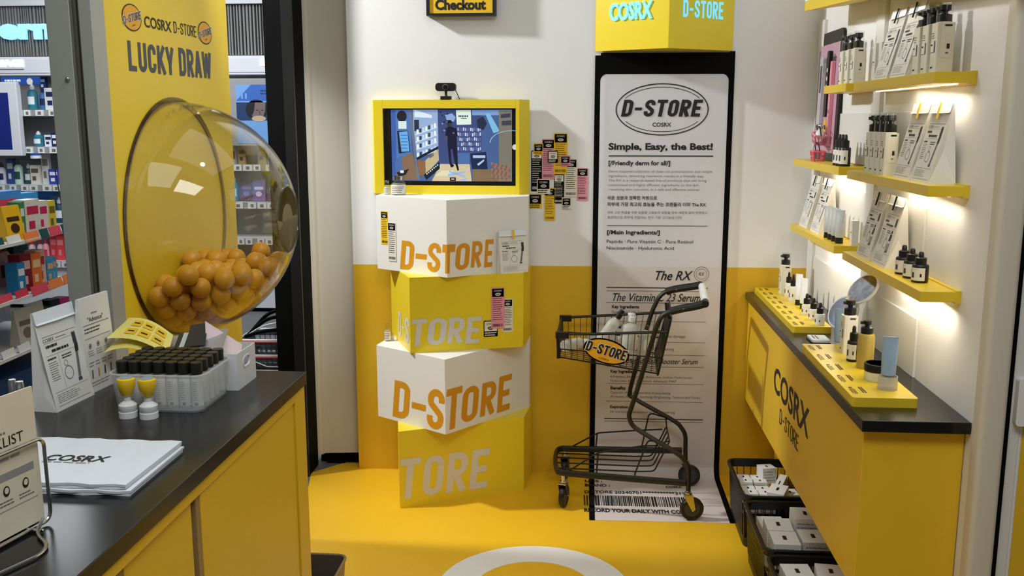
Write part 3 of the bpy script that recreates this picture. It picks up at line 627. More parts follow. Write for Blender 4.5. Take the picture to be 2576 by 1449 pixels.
for z in (0.671, 0.583, 0.5275, 0.4765, 0.4025, 0.325): b.rect(FBn, 0.09, z, 0.498, z + 0.0012, K, 0.0012)
L('Benefits', 0.109, 0.64, 0.172, 0.657, 0.03); L('Care for environmental damage', 0.2, 0.600, 0.415, 0.615, 0, 0, 'print_mid'); L('Firming and Brightening', 0.2, 0.545, 0.37, 0.56, 0, 0, 'print_mid')
L('The 6 Peptide Skin Booster Serum', 0.112, 0.483, 0.47, 0.513, 0.006, 0.35)
L('Key Ingredients', 0.108, 0.445, 0.221, 0.463, 0.03); L('6 Peptides, Niacinamide, Adenosine, Sodium Hyaluronate,', 0.108, 0.425, 0.451, 0.438, 0, 0, 'print_mid'); L('Hyaluronic Acid, Panthenol, Allantoin, MAP', 0.108, 0.407, 0.383, 0.420, 0, 0, 'print_mid')
L('Benefits', 0.109, 0.376, 0.172, 0.391, 0.03); L('Care for Wrinkle and Skin Complexing', 0.109, 0.356, 0.36, 0.369, 0, 0, 'print_mid'); L('(Firmness, Wrinkle, Soothing, Brightening, Texture and Pores)', 0.109, 0.338, 0.486, 0.351, 0, 0, 'print_mid')
L('Expiration', 0.109, 0.291, 0.185, 0.307, 0.03); L('36 months / expiration is after opening', 0.109, 0.272, 0.382, 0.285, 0, 0, 'print_mid')
b.rect(FBn, 0.085, 0.2475, 0.5, 0.251, K, 0.0012); b.rect(FBn, 0.085, 0.237, 0.5, 0.2385, K, 0.0012)
FFl = frame((0, 0, 0.0015), (1, 0.0239, 0), (-0.0239, 1, 0))
def G(txt, x0, y0, x1, y1, bold=0.03): b.text(FFl, txt, x0, y0, x1, y1, K, bold, 0, 0.0012)
G('LINE :', 0.098, 3.81, 0.17, 3.835); G('BRAND :', 0.097, 3.762, 0.20, 3.79); G('THE RX', 0.43, 3.806, 0.497, 3.83); G('COSRX', 0.43, 3.762, 0.497, 3.786); G('D-STORE 20240701***********31*', 0.094, 3.69, 0.5, 3.72, 0.02)
b.barcode(FFl, 0.09, 3.565, 0.502, 3.665, K, rg, 74, 0.0012); G('RECORD YOUR DAILY WITH COSRX', 0.089, 3.50, 0.509, 3.535)
b.build('lettering', pp, 0, True)
# ================================================================== SHOPPING CART
# near side (towards the camera) and far side run along the wall; front of the cart points left
UN = [(0.395, 3.456, 0.118), (0.394, 3.456, 0.202), (0.381, 3.458, 0.229), (0.348, 3.463, 0.262), (0.226, 3.482, 0.329), (0.184, 3.488, 0.357), (0.170, 3.491, 0.389), (0.172, 3.490, 0.411), (0.193, 3.487, 0.484), (0.252, 3.478, 0.706), (0.268, 3.475, 0.760), (0.284, 3.473, 0.788), (0.311, 3.469, 0.804), (0.355, 3.462, 0.817), (0.394, 3.456, 0.826), (0.432, 3.450, 0.838)]
UF = [(0.421, 3.807, 0.100), (0.418, 3.807, 0.160), (0.416, 3.808, 0.213), (0.399, 3.809, 0.248), (0.361, 3.812, 0.280), (0.202, 3.825, 0.365), (0.187, 3.826, 0.389), (0.199, 3.825, 0.454), (0.259, 3.820, 0.700), (0.282, 3.818, 0.765), (0.296, 3.817, 0.793), (0.321, 3.815, 0.815), (0.360, 3.812, 0.827), (0.431, 3.807, 0.840), (0.455, 3.804, 0.846)]
cart = thing('shopping_cart', 'small dark metal shopping cart with oval yellow sign, parked on the banner', 'shopping cart', (0.17, 3.65, 0))
def cpart(b, name, parent=None): return b.build(name, parent or cart, 0, True)
for U in (UN, UF):
    b = MB(); b.tube(catmull(U, 4), 0.0125, 'cart_paint', 12, ry=0.009); up = cpart(b, 'upright')
    b = MB(); b.tube(catmull(U[-4:], 4), 0.0150, 'cart_black', 12, ry=0.012); q = U[-3]; b.lathe([(0.004, 0), (0.003, 0.002)], 'chrome', 8, T(q[0], q[1] - 0.011, q[2]) @ RX(PI / 2)); cpart(b, 'handle_sleeve', up)
b = MB(); a, c = Vector(UN[-1]), Vector(UF[-1]); b.tube([a + Vector((0, -0.012, 0)), a + Vector((0.004, 0.02, 0)), c + Vector((0.004, -0.02, 0)), c + Vector((0, 0.012, 0))], 0.013, 'cart_black', 12); cpart(b, 'handle_bar')
b = MB(); b.tube([a + Vector((0.004, 0.03, 0.001)), c + Vector((0.004, -0.03, -0.001))], 0.0148, 'white_plastic', 14); cpart(b, 'handle_grip')
BN = [(0.384, 3.457, 0.147), (0.2, 3.486, 0.145), (-0.043, 3.524, 0.145), (-0.085, 3.533, 0.146), (-0.105, 3.56, 0.146), (-0.115, 3.70, 0.138), (-0.112, 3.81, 0.132), (-0.094, 3.845, 0.131), (-0.048, 3.844, 0.132), (0.217, 3.823, 0.142), (0.405, 3.809, 0.150)]
b = MB(); b.tube(catmull(BN, 4), 0.0135, 'cart_paint', 10, ry=0.009); cpart(b, 'base_rail')
# basket of wire: rims, floor and walls in one wire mesh
b = MB()
tn = [(-0.104, 3.534, 0.697), (0.04, 3.511, 0.704), (0.248, 3.478, 0.722), (0.300, 3.472, 0.726)]; tf = [(-0.098, 3.849, 0.694), (0.043, 3.837, 0.706), (0.293, 3.817, 0.727), (0.331, 3.814, 0.732)]
bn = [(-0.098, 3.545, 0.604), (0.270, 3.487, 0.562)]; bf = [(-0.09, 3.838, 0.604), (0.280, 3.805, 0.562)]
for P in (tn, tf): b.tube(P, 0.0055, 'cart_black', 8)
b.tube([tn[0], tf[0]], 0.0055, 'cart_black', 8); b.tube([bn[0], bn[1], bf[1], bf[0]], 0.003, 'cart_black', 6, True)
def mixp(p, q, t): return tuple(p[i] + (q[i] - p[i]) * t for i in range(3))
for P, Q in ((tn, bn), (tf, bf)):
    for i in range(17):
        t = i / 16; x = P[0][0] + (P[-1][0] - 0.02 - P[0][0]) * t
        for j in range(len(P) - 1):
            if P[j][0] <= x <= P[j + 1][0]: pt = mixp(P[j], P[j + 1], (x - P[j][0]) / (P[j + 1][0] - P[j][0])); break
        b.tube([pt, mixp(Q[0], Q[1], t)], 0.0014, 'grey_rubber', 5)
    b.tube([mixp(P[0], Q[0], 0.65), mixp(P[-1], Q[1], 0.62)], 0.0026, 'cart_black', 6)
for i in range(11):
    t = i / 10; b.tube([mixp(tn[0], tf[0], t), mixp(bn[0], bf[0], t)], 0.0014, 'grey_rubber', 5); b.tube([mixp(bn[0], bf[0], t), mixp(bn[1], bf[1], t)], 0.0014, 'grey_rubber', 5)
for i in range(1, 8): t = i / 8; b.tube([mixp(bn[0], bn[1], t), mixp(bf[0], bf[1], t)], 0.0014, 'grey_rubber', 5)
bk = cpart(b, 'basket')
for p in ((-0.088, 3.532, 0.691), (-0.082, 3.846, 0.690)):
    b = MB(); b.rprism(0.05, 0.024, 0.006, -0.009, 0.014, 'cart_black', T(*p)); cpart(b, 'corner_block', bk)
b = MB(); b.prism([(-0.106, 3.536), (-0.096, 3.545), (-0.098, 3.548), (-0.108, 3.54)], 0.6, 0.69, 'cart_black'); b.tube([(-0.104, 3.538, 0.69), (-0.1, 3.545, 0.6)], 0.007, 'cart_black', 8); b.tube([(-0.098, 3.846, 0.69), (-0.094, 3.84, 0.61)], 0.005, 'cart_black', 8); cpart(b, 'front_post', bk)
b = MB(); g0, g1, g2, g3 = (0.315, 3.478, 0.775), (0.335, 3.806, 0.775), (0.283, 3.800, 0.560), (0.272, 3.490, 0.552)
b.tube([g0, g1, g2, g3], 0.0038, 'cart_black', 8, True, corner=0.015)
for i in range(1, 9): t = i / 9; b.tube([mixp(g0, g1, t), mixp(g3, g2, t)], 0.0016, 'cart_black', 6)
b.tube([mixp(g0, g3, 0.35), mixp(g1, g2, 0.35)], 0.003, 'cart_black', 6); b.tube([mixp(g0, g3, 0.7), mixp(g1, g2, 0.7)], 0.003, 'cart_black', 6)
b.add([mixp(g0, g1, 0.05), mixp(g0, g1, 0.95), mixp(mixp(g0, g3, 0.33), mixp(g1, g2, 0.33), 0.95), mixp(mixp(g0, g3, 0.33), mixp(g1, g2, 0.33), 0.05)], [(0, 1, 2, 3)], 'cart_black')
b.tube([(0.310, 3.50, 0.77), (0.3, 3.50, 0.80), (0.296, 3.50, 0.83)], 0.006, 'cart_black', 8); cpart(b, 'rear_gate')
b = MB()
for P in ([(-0.052, 3.845, 0.14), (0.058, 3.836, 0.208), (0.207, 3.824, 0.226), (0.322, 3.815, 0.237)], [(-0.058, 3.526, 0.155), (0.054, 3.509, 0.238), (0.217, 3.483, 0.279), (0.280, 3.475, 0.285)],
          [(0.2, 3.486, 0.150), (0.195, 3.495, 0.160), (0.237, 3.48, 0.292), (0.244, 3.479, 0.302), (0.275, 3.474, 0.303)], [(0.241, 3.822, 0.15), (0.241, 3.822, 0.161), (0.265, 3.82, 0.296), (0.278, 3.819, 0.303), (0.335, 3.814, 0.288)],
          [(0.05, 3.51, 0.150), (0.055, 3.52, 0.236)], [(0.05, 3.836, 0.142), (0.055, 3.834, 0.205)]): b.tube(P, 0.0032, 'cart_black', 7, corner=0.012)
for y in (3.60, 3.66, 3.72, 3.77): b.tube([(-0.108, y, 0.138), (0.20, y - 0.02, 0.140), (0.275, y - 0.025, 0.145), (0.33, y - 0.03, 0.27)], 0.0030, 'cart_black', 7, corner=0.015)
b.tube([(0.33, 3.57, 0.272), (0.333, 3.74, 0.272)], 0.003, 'cart_black', 7); b.tube([(0.275, 3.49, 0.286), (0.33, 3.57, 0.272)], 0.003, 'cart_black', 7); b.tube([(0.333, 3.74, 0.272), (0.335, 3.81, 0.286)], 0.003, 'cart_black', 7); cpart(b, 'lower_rack')
def caster(p, a, wr, fork, x):
    b = MB(); M_ = T(p[0], p[1], 0) @ RZ(a); off = 0.016
    for s_ in (-1, 1): b.prism([(-0.019, 0.105 - 0.004), (0.016, 0.105 - 0.004), (off + 0.010, 0.047), (off + 0.003, 0.040), (off - 0.006, 0.047)], -0.0015, 0.0015, fork, M_ @ T(0, s_ * 0.0145, 0) @ RX(PI / 2))
    b.box(-0.019, 0.016, -0.016, 0.016, 0.100, 0.104, 'chrome', M_); b.lathe([(0.013, 0.104), (0.013, 0.112), (0.008, 0.114), (0.008, x)], 'chrome', 14, M_)
    b.lathe([(0.005, -0.019), (0.005, 0.019)], 'chrome', 10, M_ @ T(off, 0, wr) @ RX(PI / 2)); ct = cpart(b, 'caster')
    b = MB(); b.lathe([(wr - 0.014, -0.010), (wr - 0.004, -0.011), (wr, -0.006), (wr, 0.006), (wr - 0.004, 0.011), (wr - 0.014, 0.010), (wr - 0.014, -0.010)], 'black_plastic', 28, M_ @ T(off, 0, wr) @ RX(PI / 2)); b.lathe([(0.006, -0.009), (wr - 0.014, -0.008), (wr - 0.014, 0.008), (0.006, 0.009)], 'grey_rubber', 24, M_ @ T(off, 0, wr) @ RX(PI / 2)); cpart(b, 'wheel', ct)
caster((0.395, 3.456), R(8), 0.045, 'zinc', 0.135); caster((-0.079, 3.535), R(76), 0.045, 'grey_rubber', 0.14); caster((0.421, 3.807), R(-4), 0.045, 'grey_rubber', 0.135); caster((-0.079, 3.835), R(82), 0.045, 'grey_rubber', 0.125)
FO = frame((0.079, 3.4885, 0.643), (0.172, -0.026, -0.006), UP)
b = MB(); rot = R(-11); n = 48
pts = [(0.0875 * math.cos(2 * PI * i / n) * math.cos(rot) - 0.0475 * math.sin(2 * PI * i / n) * math.sin(rot), 0.0875 * math.cos(2 * PI * i / n) * math.sin(rot) + 0.0475 * math.sin(2 * PI * i / n) * math.cos(rot)) for i in range(n)]
b.prism(pts, -0.003, 0.0, 'black_matte', FO); b.disc(FO, 0, 0, 0.081, 0.042, 'orange_fill', 0.0005, 48, rot); sg = cpart(b, 'oval_sign')
b = MB(); FT = FO @ Matrix.Rotation(rot, 4, 'Z')
b.text(FT, 'D-STORE', -0.0815, -0.0205, 0.0815, 0.0265, 'white_ink', 0, 0.12, 0.001, cond=0.27); b.text(FT, 'D-STORE', -0.0785, -0.0175, 0.0785, 0.0235, 'ink', 0, 0.12, 0.0016, cond=0.18); b.text(FT, 'COSRX', -0.022, -0.034, 0.018, -0.027, 'ink', 0.01, 0, 0.001); cpart(b, 'lettering', sg)
# bottles lying in the cart
def cart_bottle(name, label, cat, p, axis, r, h, capm, bodym):
    d = Vector(axis).normalized(); t = thing(name, label, cat, p, 0, 'bottles in the cart'); t.rotation_euler = d.to_track_quat('Z', 'Y').to_euler()
    b = MB(); b.lathe([(r * 0.9, 0), (r, 0.004), (r, h * 0.68), (r * 0.8, h * 0.75), (r * 0.42, h * 0.79), (r * 0.42, h * 0.83)], bodym, 20); b.build('body', t)
    b = MB(); b.lathe([(r * 0.52, h * 0.82), (r * 0.52, h * 0.93), (r * 0.44, h * 0.94), (r * 0.44, h)], capm, 16); b.build('cap', t)
    b = MB(); b.lathe([(r * 1.01, h * 0.22), (r * 1.01, h * 0.58)], 'label_white', 16, None, R(200), R(340)); b.build('sticker', t); return t
cart_bottle('pump_bottle', 'clear bottle with black cap sticking up over the cart rim', 'bottle', (0.03, 3.62, 0.605), (0.55, 0.0, 0.84), 0.024, 0.205, 'black_plastic', 'bottle_clear')
cart_bottle('cream_bottle', 'clear bottle with round white cap standing in the cart', 'bottle', (0.160, 3.62, 0.592), (0.1, 0.05, 1), 0.034, 0.172, 'white_plastic', 'bottle_clear')
cart_bottle('small_bottle', 'clear bottle lying at the front end of the cart basket', 'bottle', (-0.085, 3.60, 0.635), (0.6, 0.5, 0.03), 0.022, 0.12, 'white_plastic', 'bottle_clear')
cart_bottle('small_bottle', 'clear bottle leaning at the rear end of the cart basket', 'bottle', (0.222, 3.67, 0.586), (0.12, -0.05, 1), 0.022, 0.125, 'clear_plastic', 'bottle_clear')
cart_bottle('small_bottle', 'clear bottle lying behind the oval sign of the cart', 'bottle', (0.01, 3.72, 0.630), (0.9, 0.3, 0.0), 0.025, 0.15, 'white_plastic', 'bottle_clear')

cart.location.z += 0.002
# ================================================================== RIGHT COUNTER
t = thing('display_counter', 'yellow display counter with black lettering along the right wall', 'counter', (0.78, 3.08, 0.35))
b = MB(); b.box(0.668, 0.903, 2.25, 3.925, 0.35, 0.772, 'yellow_cabinet'); b.build('body', t, 0.002, True)
b = MB(); b.box(0.80, 0.903, 2.30, 3.92, 0.0, 0.35, 'yellow_cabinet'); b.box(0.668, 0.903, 2.25, 2.28, 0.0, 0.35, 'yellow_cabinet'); b.build('plinth', t, 0.002, True)
b = MB(); F = frame((0.6677, 0, 0), (0, -1, 0), UP)
b.text(F, 'COSRX', -3.33, 0.556, -2.79, 0.648, 'ink', 0.02, 0); b.text(F, 'D-STORE', -3.205, 0.474, -2.91, 0.527, 'ink', 0, 0, cond=0.1); b.build('lettering', t, 0, True)
b = MB(); b.box(0.655, 0.904, 2.22, 3.93, 0.772, 0.80, 'black_gloss'); tag(b.build('worktop', None, 0.0015), 'black glossy top of the yellow display counter on the right', 'worktop')
# ================================================================== SHELVES
def wall_shelf(label, y0, y1, z1, led=True, th=0.026, pw=0.0):
    t = thing('wall_shelf', label, 'shelf', (0.855, (y0 + y1) / 2, z1 - th), 0, 'yellow wall shelves')
    b = MB(); b.box(0.808, 0.8925, y0, y1, z1 - th, z1, 'yellow_shelf'); b.build('board', t, 0.001, True)
    b = MB(); b.box(0.8925, 0.9048, y0 + 0.001, y1 - 0.001, z1 - th - 0.004, z1 + 0.002, 'yellow_shelf') if not (y0 < 3.115 < y1 or y0 < 3.88 < y1) else None
    if b.v: b.build('wall_rail', t, 0, True)
    if led:
        b = MB(); b.box(0.866, 0.874, y0 + 0.03, y1 - 0.03, z1 - th - 0.003, z1 - th, 'glow_led'); b.build('led_strip', t, 0, True)
        o = light('shelf_led_or_wash', 'AREA', (0.868, (y0 + y1) / 2, z1 - th - 0.006), (0.884, (y0 + y1) / 2, z1 - th - 0.4), pw or (y1 - y0) * (0.95 if z1 > 1.2 else 1.7), WARM, y1 - y0 - 0.05, 0.012)
        o.rotation_euler = (0, R(-3), R(90))
    return t
o = light('shelf_led_or_wash', 'AREA', (0.86, 2.78, 1.80), (0.885, 2.78, 1.4), 0.2, NEUT, 1.3, 0.012); o.rotation_euler = (0, R(-3), R(90))  # added wash light that brightens the wall below the fascia; no strip there
wall_shelf('highest yellow shelf, near part, with tall bags and bottles', 2.36, 3.055, 1.61)
wall_shelf('short far part of the highest yellow shelf', 3.145, 3.43, 1.612, False)
wall_shelf('middle yellow shelf, near part, with pump bottles and yellow clipped bags', 2.348, 3.07, 1.344)
wall_shelf('middle yellow shelf, far part, under the pink board', 3.172, 3.86, 1.348)
wall_shelf('lowest yellow shelf, near part, with black dropper bottles', 2.346, 3.068, 1.089)
wall_shelf('lowest yellow shelf, far part, with upright tubes', 3.175, 3.86, 1.092)

# ================================================================== PRODUCTS
def bag_print(b, F, W, H, rg, kind):
    """printed front of a paper bag; origin at the lower left corner of the face"""
    u, v = W / 100, H / 100
    b.rect(F, 8 * u, 86 * v, 92 * u, 86.5 * v, 'print_mid'); b.text(F, 'COSRX', 9 * u, 80 * v, 36 * u, 84 * v, 'ink', 0.0, 0); b.rect(F, 40 * u, 81.5 * v, 66 * u, 82.3 * v, 'print_mid')
    b.rect(F, 8 * u, 78.5 * v, 78 * u, 78.9 * v, 'print_grey'); b.lines_of_print(F, 12 * u, 72 * v, 40 * u, 77 * v, 1, 'ink', rg, 0.6); b.lines_of_print(F, 24 * u, 66 * v, 70 * u, 71 * v, 1, 'ink', rg, 0.6)
    b.rect(F, 80 * u, 68 * v, 90 * u, 82 * v, 'print_mid'); b.barcode(F, 81 * u, 69 * v, 89 * u, 81 * v, 'ink', rg, 7, 0.0012); b.rect(F, 8 * u, 64 * v, 92 * u, 64.4 * v, 'print_grey')
    b.lines_of_print(F, 9 * u, 58 * v, 30 * u, 62 * v, 1, 'ink', rg, 0.5); b.lines_of_print(F, 9 * u, 34 * v, 32 * u, 57 * v, 9, 'print_mid', rg, 0.28); b.lines_of_print(F, 44 * u, 55 * v, 72 * u, 61 * v, 2, 'ink', rg, 0.45)
    b.rect(F, 36 * u, 22 * v, 36.5 * u, 63 * v, 'print_grey'); b.ring(F, 52 * u, 38 * v, 11 * u, 11 * u, 1.2 * u, 'print_mid', 0.0006, 24); b.ring(F, 50 * u, 50 * v, 5 * u, 5 * u, 1.0 * u, 'print_grey', 0.0006, 18)
    b.rect(F, 8 * u, 21 * v, 92 * u, 21.4 * v, 'print_grey'); b.lines_of_print(F, 10 * u, 8 * v, 70 * u, 19 * v, 5, 'print_grey', rg, 0.3); b.rect(F, 8 * u, 5 * v, 92 * u, 5.4 * v, 'print_mid')
    q = [(72, 28), (79, 29), (86, 58), (80, 58)]
    if kind == 'dropper':
        b.poly(F, [(x * u, y * v) for x, y in [(62, 24), (80, 26), (83, 40), (67, 40)]], 'print_grey'); b.poly(F, [(x * u, y * v) for x, y in [(68, 44), (80, 44), (83, 54), (72, 56)]], 'ink'); b.disc(F, 77 * u, 59 * v, 4 * u, 3 * v, 'ink'); b.poly(F, [(x * u, y * v) for x, y in [(70, 24), (78, 25), (79, 29), (70, 28)]], 'ink')
    elif kind == 'tube':
        b.poly(F, [(x * u, y * v) for x, y in [(70, 26), (80, 26), (86, 60), (76, 60)]], 'print_grey'); b.poly(F, [(x * u, y * v) for x, y in [(72, 24), (80, 24), (82, 30), (73, 30)]], 'orange_ink')
    else:
        b.poly(F, [(x * u, y * v) for x, y in q], 'print_mid'); b.poly(F, [(x * u, y * v) for x, y in [(79, 58), (88, 58), (90, 67), (86, 71), (81, 67)]], 'ink'); b.poly(F, [(x * u, y * v) for x, y in [(70, 24), (80, 24), (80, 28), (71, 28)]], 'slate_ink')
def paper_bag(label, loc, rotz, W=0.13, D=0.066, H=0.195, clip='black_matte', kind='pump', seed=1, group='white paper bags', flap=True):
    """gable shaped paper bag; front looks to local -y"""
    t = thing('paper_bag', label, 'paper bag', loc, rotz, group); rg = random.Random(seed); b = MB(); w, d = W / 2, D / 2; yt = d * 0.45; k = 0.010
    v = [(-w, -d, 0), (w, -d, 0), (w, d, 0), (-w, d, 0), (-w, yt, H), (w, yt, H), (w - k, 0.1 * d, 0.42 * H), (-w + k, 0.1 * d, 0.42 * H), (w, yt + 0.002, H), (-w, yt + 0.002, H), (w - 0.002, 0.0, 0.16 * H), (-w + 0.002, 0.0, 0.16 * H)]
    b.add(v, [(3, 2, 1, 0), (0, 1, 5, 4), (2, 3, 9, 8), (4, 5, 8, 9), (1, 2, 10), (1, 10, 6, 5), (2, 8, 6, 10), (5, 6, 8), (3, 0, 11), (0, 4, 7, 11), (3, 11, 7, 9), (4, 9, 7)], 'paper')
    F = frame((-w, -d, 0), (1, 0, 0), (0, yt + d, H)); Hs = math.hypot(yt + d, H); bag_print(b, F, W, Hs * (0.86 if flap else 0.98), rg, kind); b.build('body', t)
    if flap:
        b = MB(); b.prism([(0.001, Hs * 0.885), (W - 0.001, Hs * 0.885), (W, Hs + 0.001), (0, Hs + 0.001)], 0.0015, 0.003, 'paper_white', F); b.add([(0, Hs * 0.885, 0.003), (W, Hs * 0.885, 0.003), (W, Hs * 0.872, 0.006), (W * 0.5, Hs * 0.868, 0.007), (0, Hs * 0.872, 0.006)], [(4, 3, 2, 1, 0)], 'paper_white', False, F); b.build('flap', t)
        if clip:
            b = MB(); b.box(W * 0.47, W * 0.55, Hs * 0.80, Hs * 1.003, 0.007, 0.0085, clip, F); b.build('clip', t)
    return t
RB = R(-90)
for lb, y, z, kd, cl, sd in (('paper bag on the highest shelf, the one nearer the pink board', 2.868, 1.61, 'pump', 'black_matte', 1), ('paper bag on the highest shelf, the one next to the big pump bottles', 2.712, 1.61, 'pump', 'black_matte', 2),
                             ('yellow clipped paper bag next to the four pump bottles on the middle shelf', 2.628, 1.344, 'pump', 'label_yellow', 3), ('yellow clipped paper bag at the near end of the middle shelf', 2.478, 1.344, 'pump', 'label_yellow', 4),
                             ('black clipped bag with tube print at the far wall end of the lowest shelf', 3.74, 1.092, 'tube', 'black_matte', 5), ('black clipped bag beside the upright tubes on the lowest shelf', 3.555, 1.092, 'tube', 'black_matte', 6),
                             ('dropper print bag at the far end of the lowest near shelf', 2.93, 1.089, 'dropper', 'black_matte', 7), ('dropper print bag beside the three black dropper bottles', 2.768, 1.089, 'dropper', 'black_matte', 8)):
    paper_bag(lb, (0.862, y, z), RB, kind=kd, clip=cl, seed=sd)
def front_label(b, F, w, h, rg):
    b.lines_of_print(F, 0.15 * w, 0.68 * h, 0.6 * w, 0.82 * h, 3, 'print_mid', rg, 0.35); b.rect(F, 0.1 * w, 0.42 * h, 0.62 * w, 0.64 * h, 'label_white', 0.0006); b.rect(F, 0.64 * w, 0.42 * h, 0.8 * w, 0.64 * h, 'slate_ink'); b.rect(F, 0.14 * w, 0.55 * h, 0.4 * w, 0.58 * h, 'ink', 0.0012); b.rect(F, 0.1 * w, 0.41 * h, 0.8 * w, 0.42 * h, 'print_mid'); b.rect(F, 0.2 * w, 0.1 * h, 0.55 * w, 0.13 * h, 'ink')
def pump_bottle(label, loc, rotz=RB, w=0.036, h=0.108, hc=0.045, group=None, body='frost_bottle'):
    t = thing('pump_bottle', label, 'pump bottle', loc, rotz, group); b = MB(); b.rprism(w, w, 0.004, 0, h, body); b.lathe([(w * 0.46, h), (w * 0.36, h + 0.004)], body, 18); rg = random.Random(int(loc[1] * 1000))
    F = frame((-w / 2, -w / 2, 0), (1, 0, 0), UP); front_label(b, F, w, h, rg); F = frame((w / 2, -w / 2, 0), (0, 1, 0), UP); b.rect(F, 0.2 * w, 0.3 * h, 0.8 * w, 0.9 * h, 'label_white'); b.rect(F, 0.4 * w, 0.92 * h, 0.8 * w, 0.96 * h, 'ink'); b.rect(F, 0.55 * w, 0.48 * h, 0.72 * w, 0.58 * h, 'ink', 0.0012); b.rect(F, 0.5 * w, 0.38 * h, 0.66 * w, 0.41 * h, 'print_mid', 0.0012); b.build('body', t)
    b = MB(); z = h + 0.003; b.lathe([(w * 0.42, z), (w * 0.42, z + hc * 0.42), (w * 0.30, z + hc * 0.45), (w * 0.17, z + hc * 0.5), (w * 0.17, z + hc * 0.62), (w * 0.34, z + hc * 0.7), (w * 0.34, z + hc)], 'black_plastic', 18); b.box(-0.004, 0.004, -w * 0.5, 0, z + hc * 0.72, z + hc * 0.92, 'black_plastic'); pm = b.build('pump', t)
    b = MB(); b.lathe([(w * 0.44, z), (w * 0.44, z + hc + 0.003), (w * 0.4, z + hc + 0.005)], 'clear_plastic', 18); b.build('clear_cap', pm); return t
def dropper_bottle(label, loc, rotz=RB, r=0.018, h=0.042, group=None, body='black_plastic', lab='label_white', tot=0.077):
    t = thing('dropper_bottle', label, 'dropper bottle', loc, rotz, group); b = MB(); b.lathe([(r * 0.95, 0), (r, 0.002), (r, h), (r * 0.9, h + 0.003), (r * 0.5, h + 0.005)], body, 22); b.build('body', t)
    b = MB(); b.lathe([(r * 1.02, h * 0.14), (r * 1.02, h * 0.9)], lab, 26, None, R(150), R(375)); rg = random.Random(int(loc[1] * 997))
    b.lathe([(r * 1.03, h * 0.3), (r * 1.03, h * 0.62)], 'slate_ink', 6, None, R(278), R(300)); b.lathe([(r * 1.03, h * 0.34), (r * 1.03, h * 0.58)], 'label_white', 6, None, R(236), R(274))
    for q in range(3): b.lathe([(r * 1.03, h * (0.70 + q * 0.05)), (r * 1.03, h * (0.72 + q * 0.05))], 'print_mid', 8, None, R(215), R(260 + q * 8))
    b.lathe([(r * 1.03, h * 0.36), (r * 1.03, h * 0.56)], 'ink', 4, None, R(340), R(352)); b.build('wrap', t)
    b = MB(); z = h + 0.004; c = tot - z; b.lathe([(r * 0.68, z), (r * 0.68, z + c * 0.5), (r * 0.55, z + c * 0.54), (r * 0.34, z + c * 0.58), (r * 0.30, z + c * 0.9), (r * 0.18, z + c), (0, z + c)], 'black_plastic', 20); b.build('dropper', t); return t
def soft_tube(label, loc, rotz=R(-38), w=0.032, h=0.11, cap='black_plastic', body='silver_tube', group=None, capr=None):
    """squeeze tube standing on its cap, flat crimped end up"""
    t = thing('squeeze_tube', label, 'tube', loc, rotz, group); b = MB(); n = 20; vs = []; H_ = [0.018, 0.03, 0.06, 0.085, 0.1]
    prof = [(0.018, 0.36, 0.36), (0.022, 0.46, 0.44), (0.05, 0.48, 0.38), (0.08, 0.5, 0.22), (0.1, 0.5, 0.05), (0.11, 0.5, 0.03)]
    for z, a, c in prof:
        for i in range(n): q = 2 * PI * i / n; vs.append((w * a * math.cos(q), w * c * math.sin(q), z * h / 0.11))
    fs = [(j * n + i, j * n + (i + 1) % n, (j + 1) * n + (i + 1) % n, (j + 1) * n + i) for j in range(len(prof) - 1) for i in range(n)] + [tuple(range(n))[::-1], tuple(range((len(prof) - 1) * n, len(prof) * n))]
    b.add(vs, fs, body, True); b.build('body', t)
    b = MB(); F = frame((-w / 2, -w * 0.40, 0), (1, 0, 0), (0, 0.22, 1)); rg = random.Random(int(loc[1] * 991)); b.rect(F, 0.3 * w, 0.4 * h, 0.7 * w, 0.72 * h, 'label_white', 0.001); b.rect(F, 0.5 * w, 0.45 * h, 0.72 * w, 0.68 * h, 'ink', 0.0014); b.lines_of_print(F, 0.3 * w, 0.75 * h, 0.7 * w, 0.85 * h, 3, 'print_mid', rg, 0.4, 0.001); b.build('print', t)
    b = MB(); b.lathe([(w * 0.40, 0), (w * 0.42, 0.002), (w * 0.40, 0.02 * h / 0.11)], cap, 18); b.build('cap', t); return t
for i, y in enumerate((3.325, 3.255, 3.185)):
    pump_bottle(('white pump bottle nearest the pink board on the highest shelf', 'white pump bottle, middle of the far three on the highest shelf', 'white pump bottle, nearest of the far three on the highest shelf')[i], (0.845, y - 0.02, 1.612), w=0.036, h=0.107, hc=0.045, group='far pump bottles on the highest shelf')
for i, y in enumerate((2.578, 2.515, 2.450)):
    pump_bottle(('big pump bottle next to the paper bags on the highest shelf', 'middle one of the three big pump bottles on the highest shelf', 'big pump bottle nearest the end of the highest shelf')[i], (0.85, y - 0.005, 1.61), w=0.042, h=0.118, hc=0.038, group='big pump bottles on the highest shelf')
for i, y in enumerate((2.935, 2.883, 2.834, 2.784)):
    pump_bottle(('pump bottle farthest of the four on the middle shelf', 'second from the far end of the four pump bottles on the middle shelf', 'third from the far end of the four pump bottles on the middle shelf', 'pump bottle next to the yellow clipped bags on the middle shelf')[i], (0.845, y, 1.344), w=0.038, h=0.118, hc=0.046, group='four pump bottles on the middle shelf')
for i, y in enumerate((3.300, 3.262, 3.224)):
    dropper_bottle(('black dropper bottle nearest the mini pink baskets on the middle shelf', 'middle black dropper bottle on the far middle shelf', 'black dropper bottle on the far middle shelf, nearest the gap')[i], (0.838, y, 1.348), r=0.0185, h=0.058, tot=0.103, group='black droppers on the middle shelf')
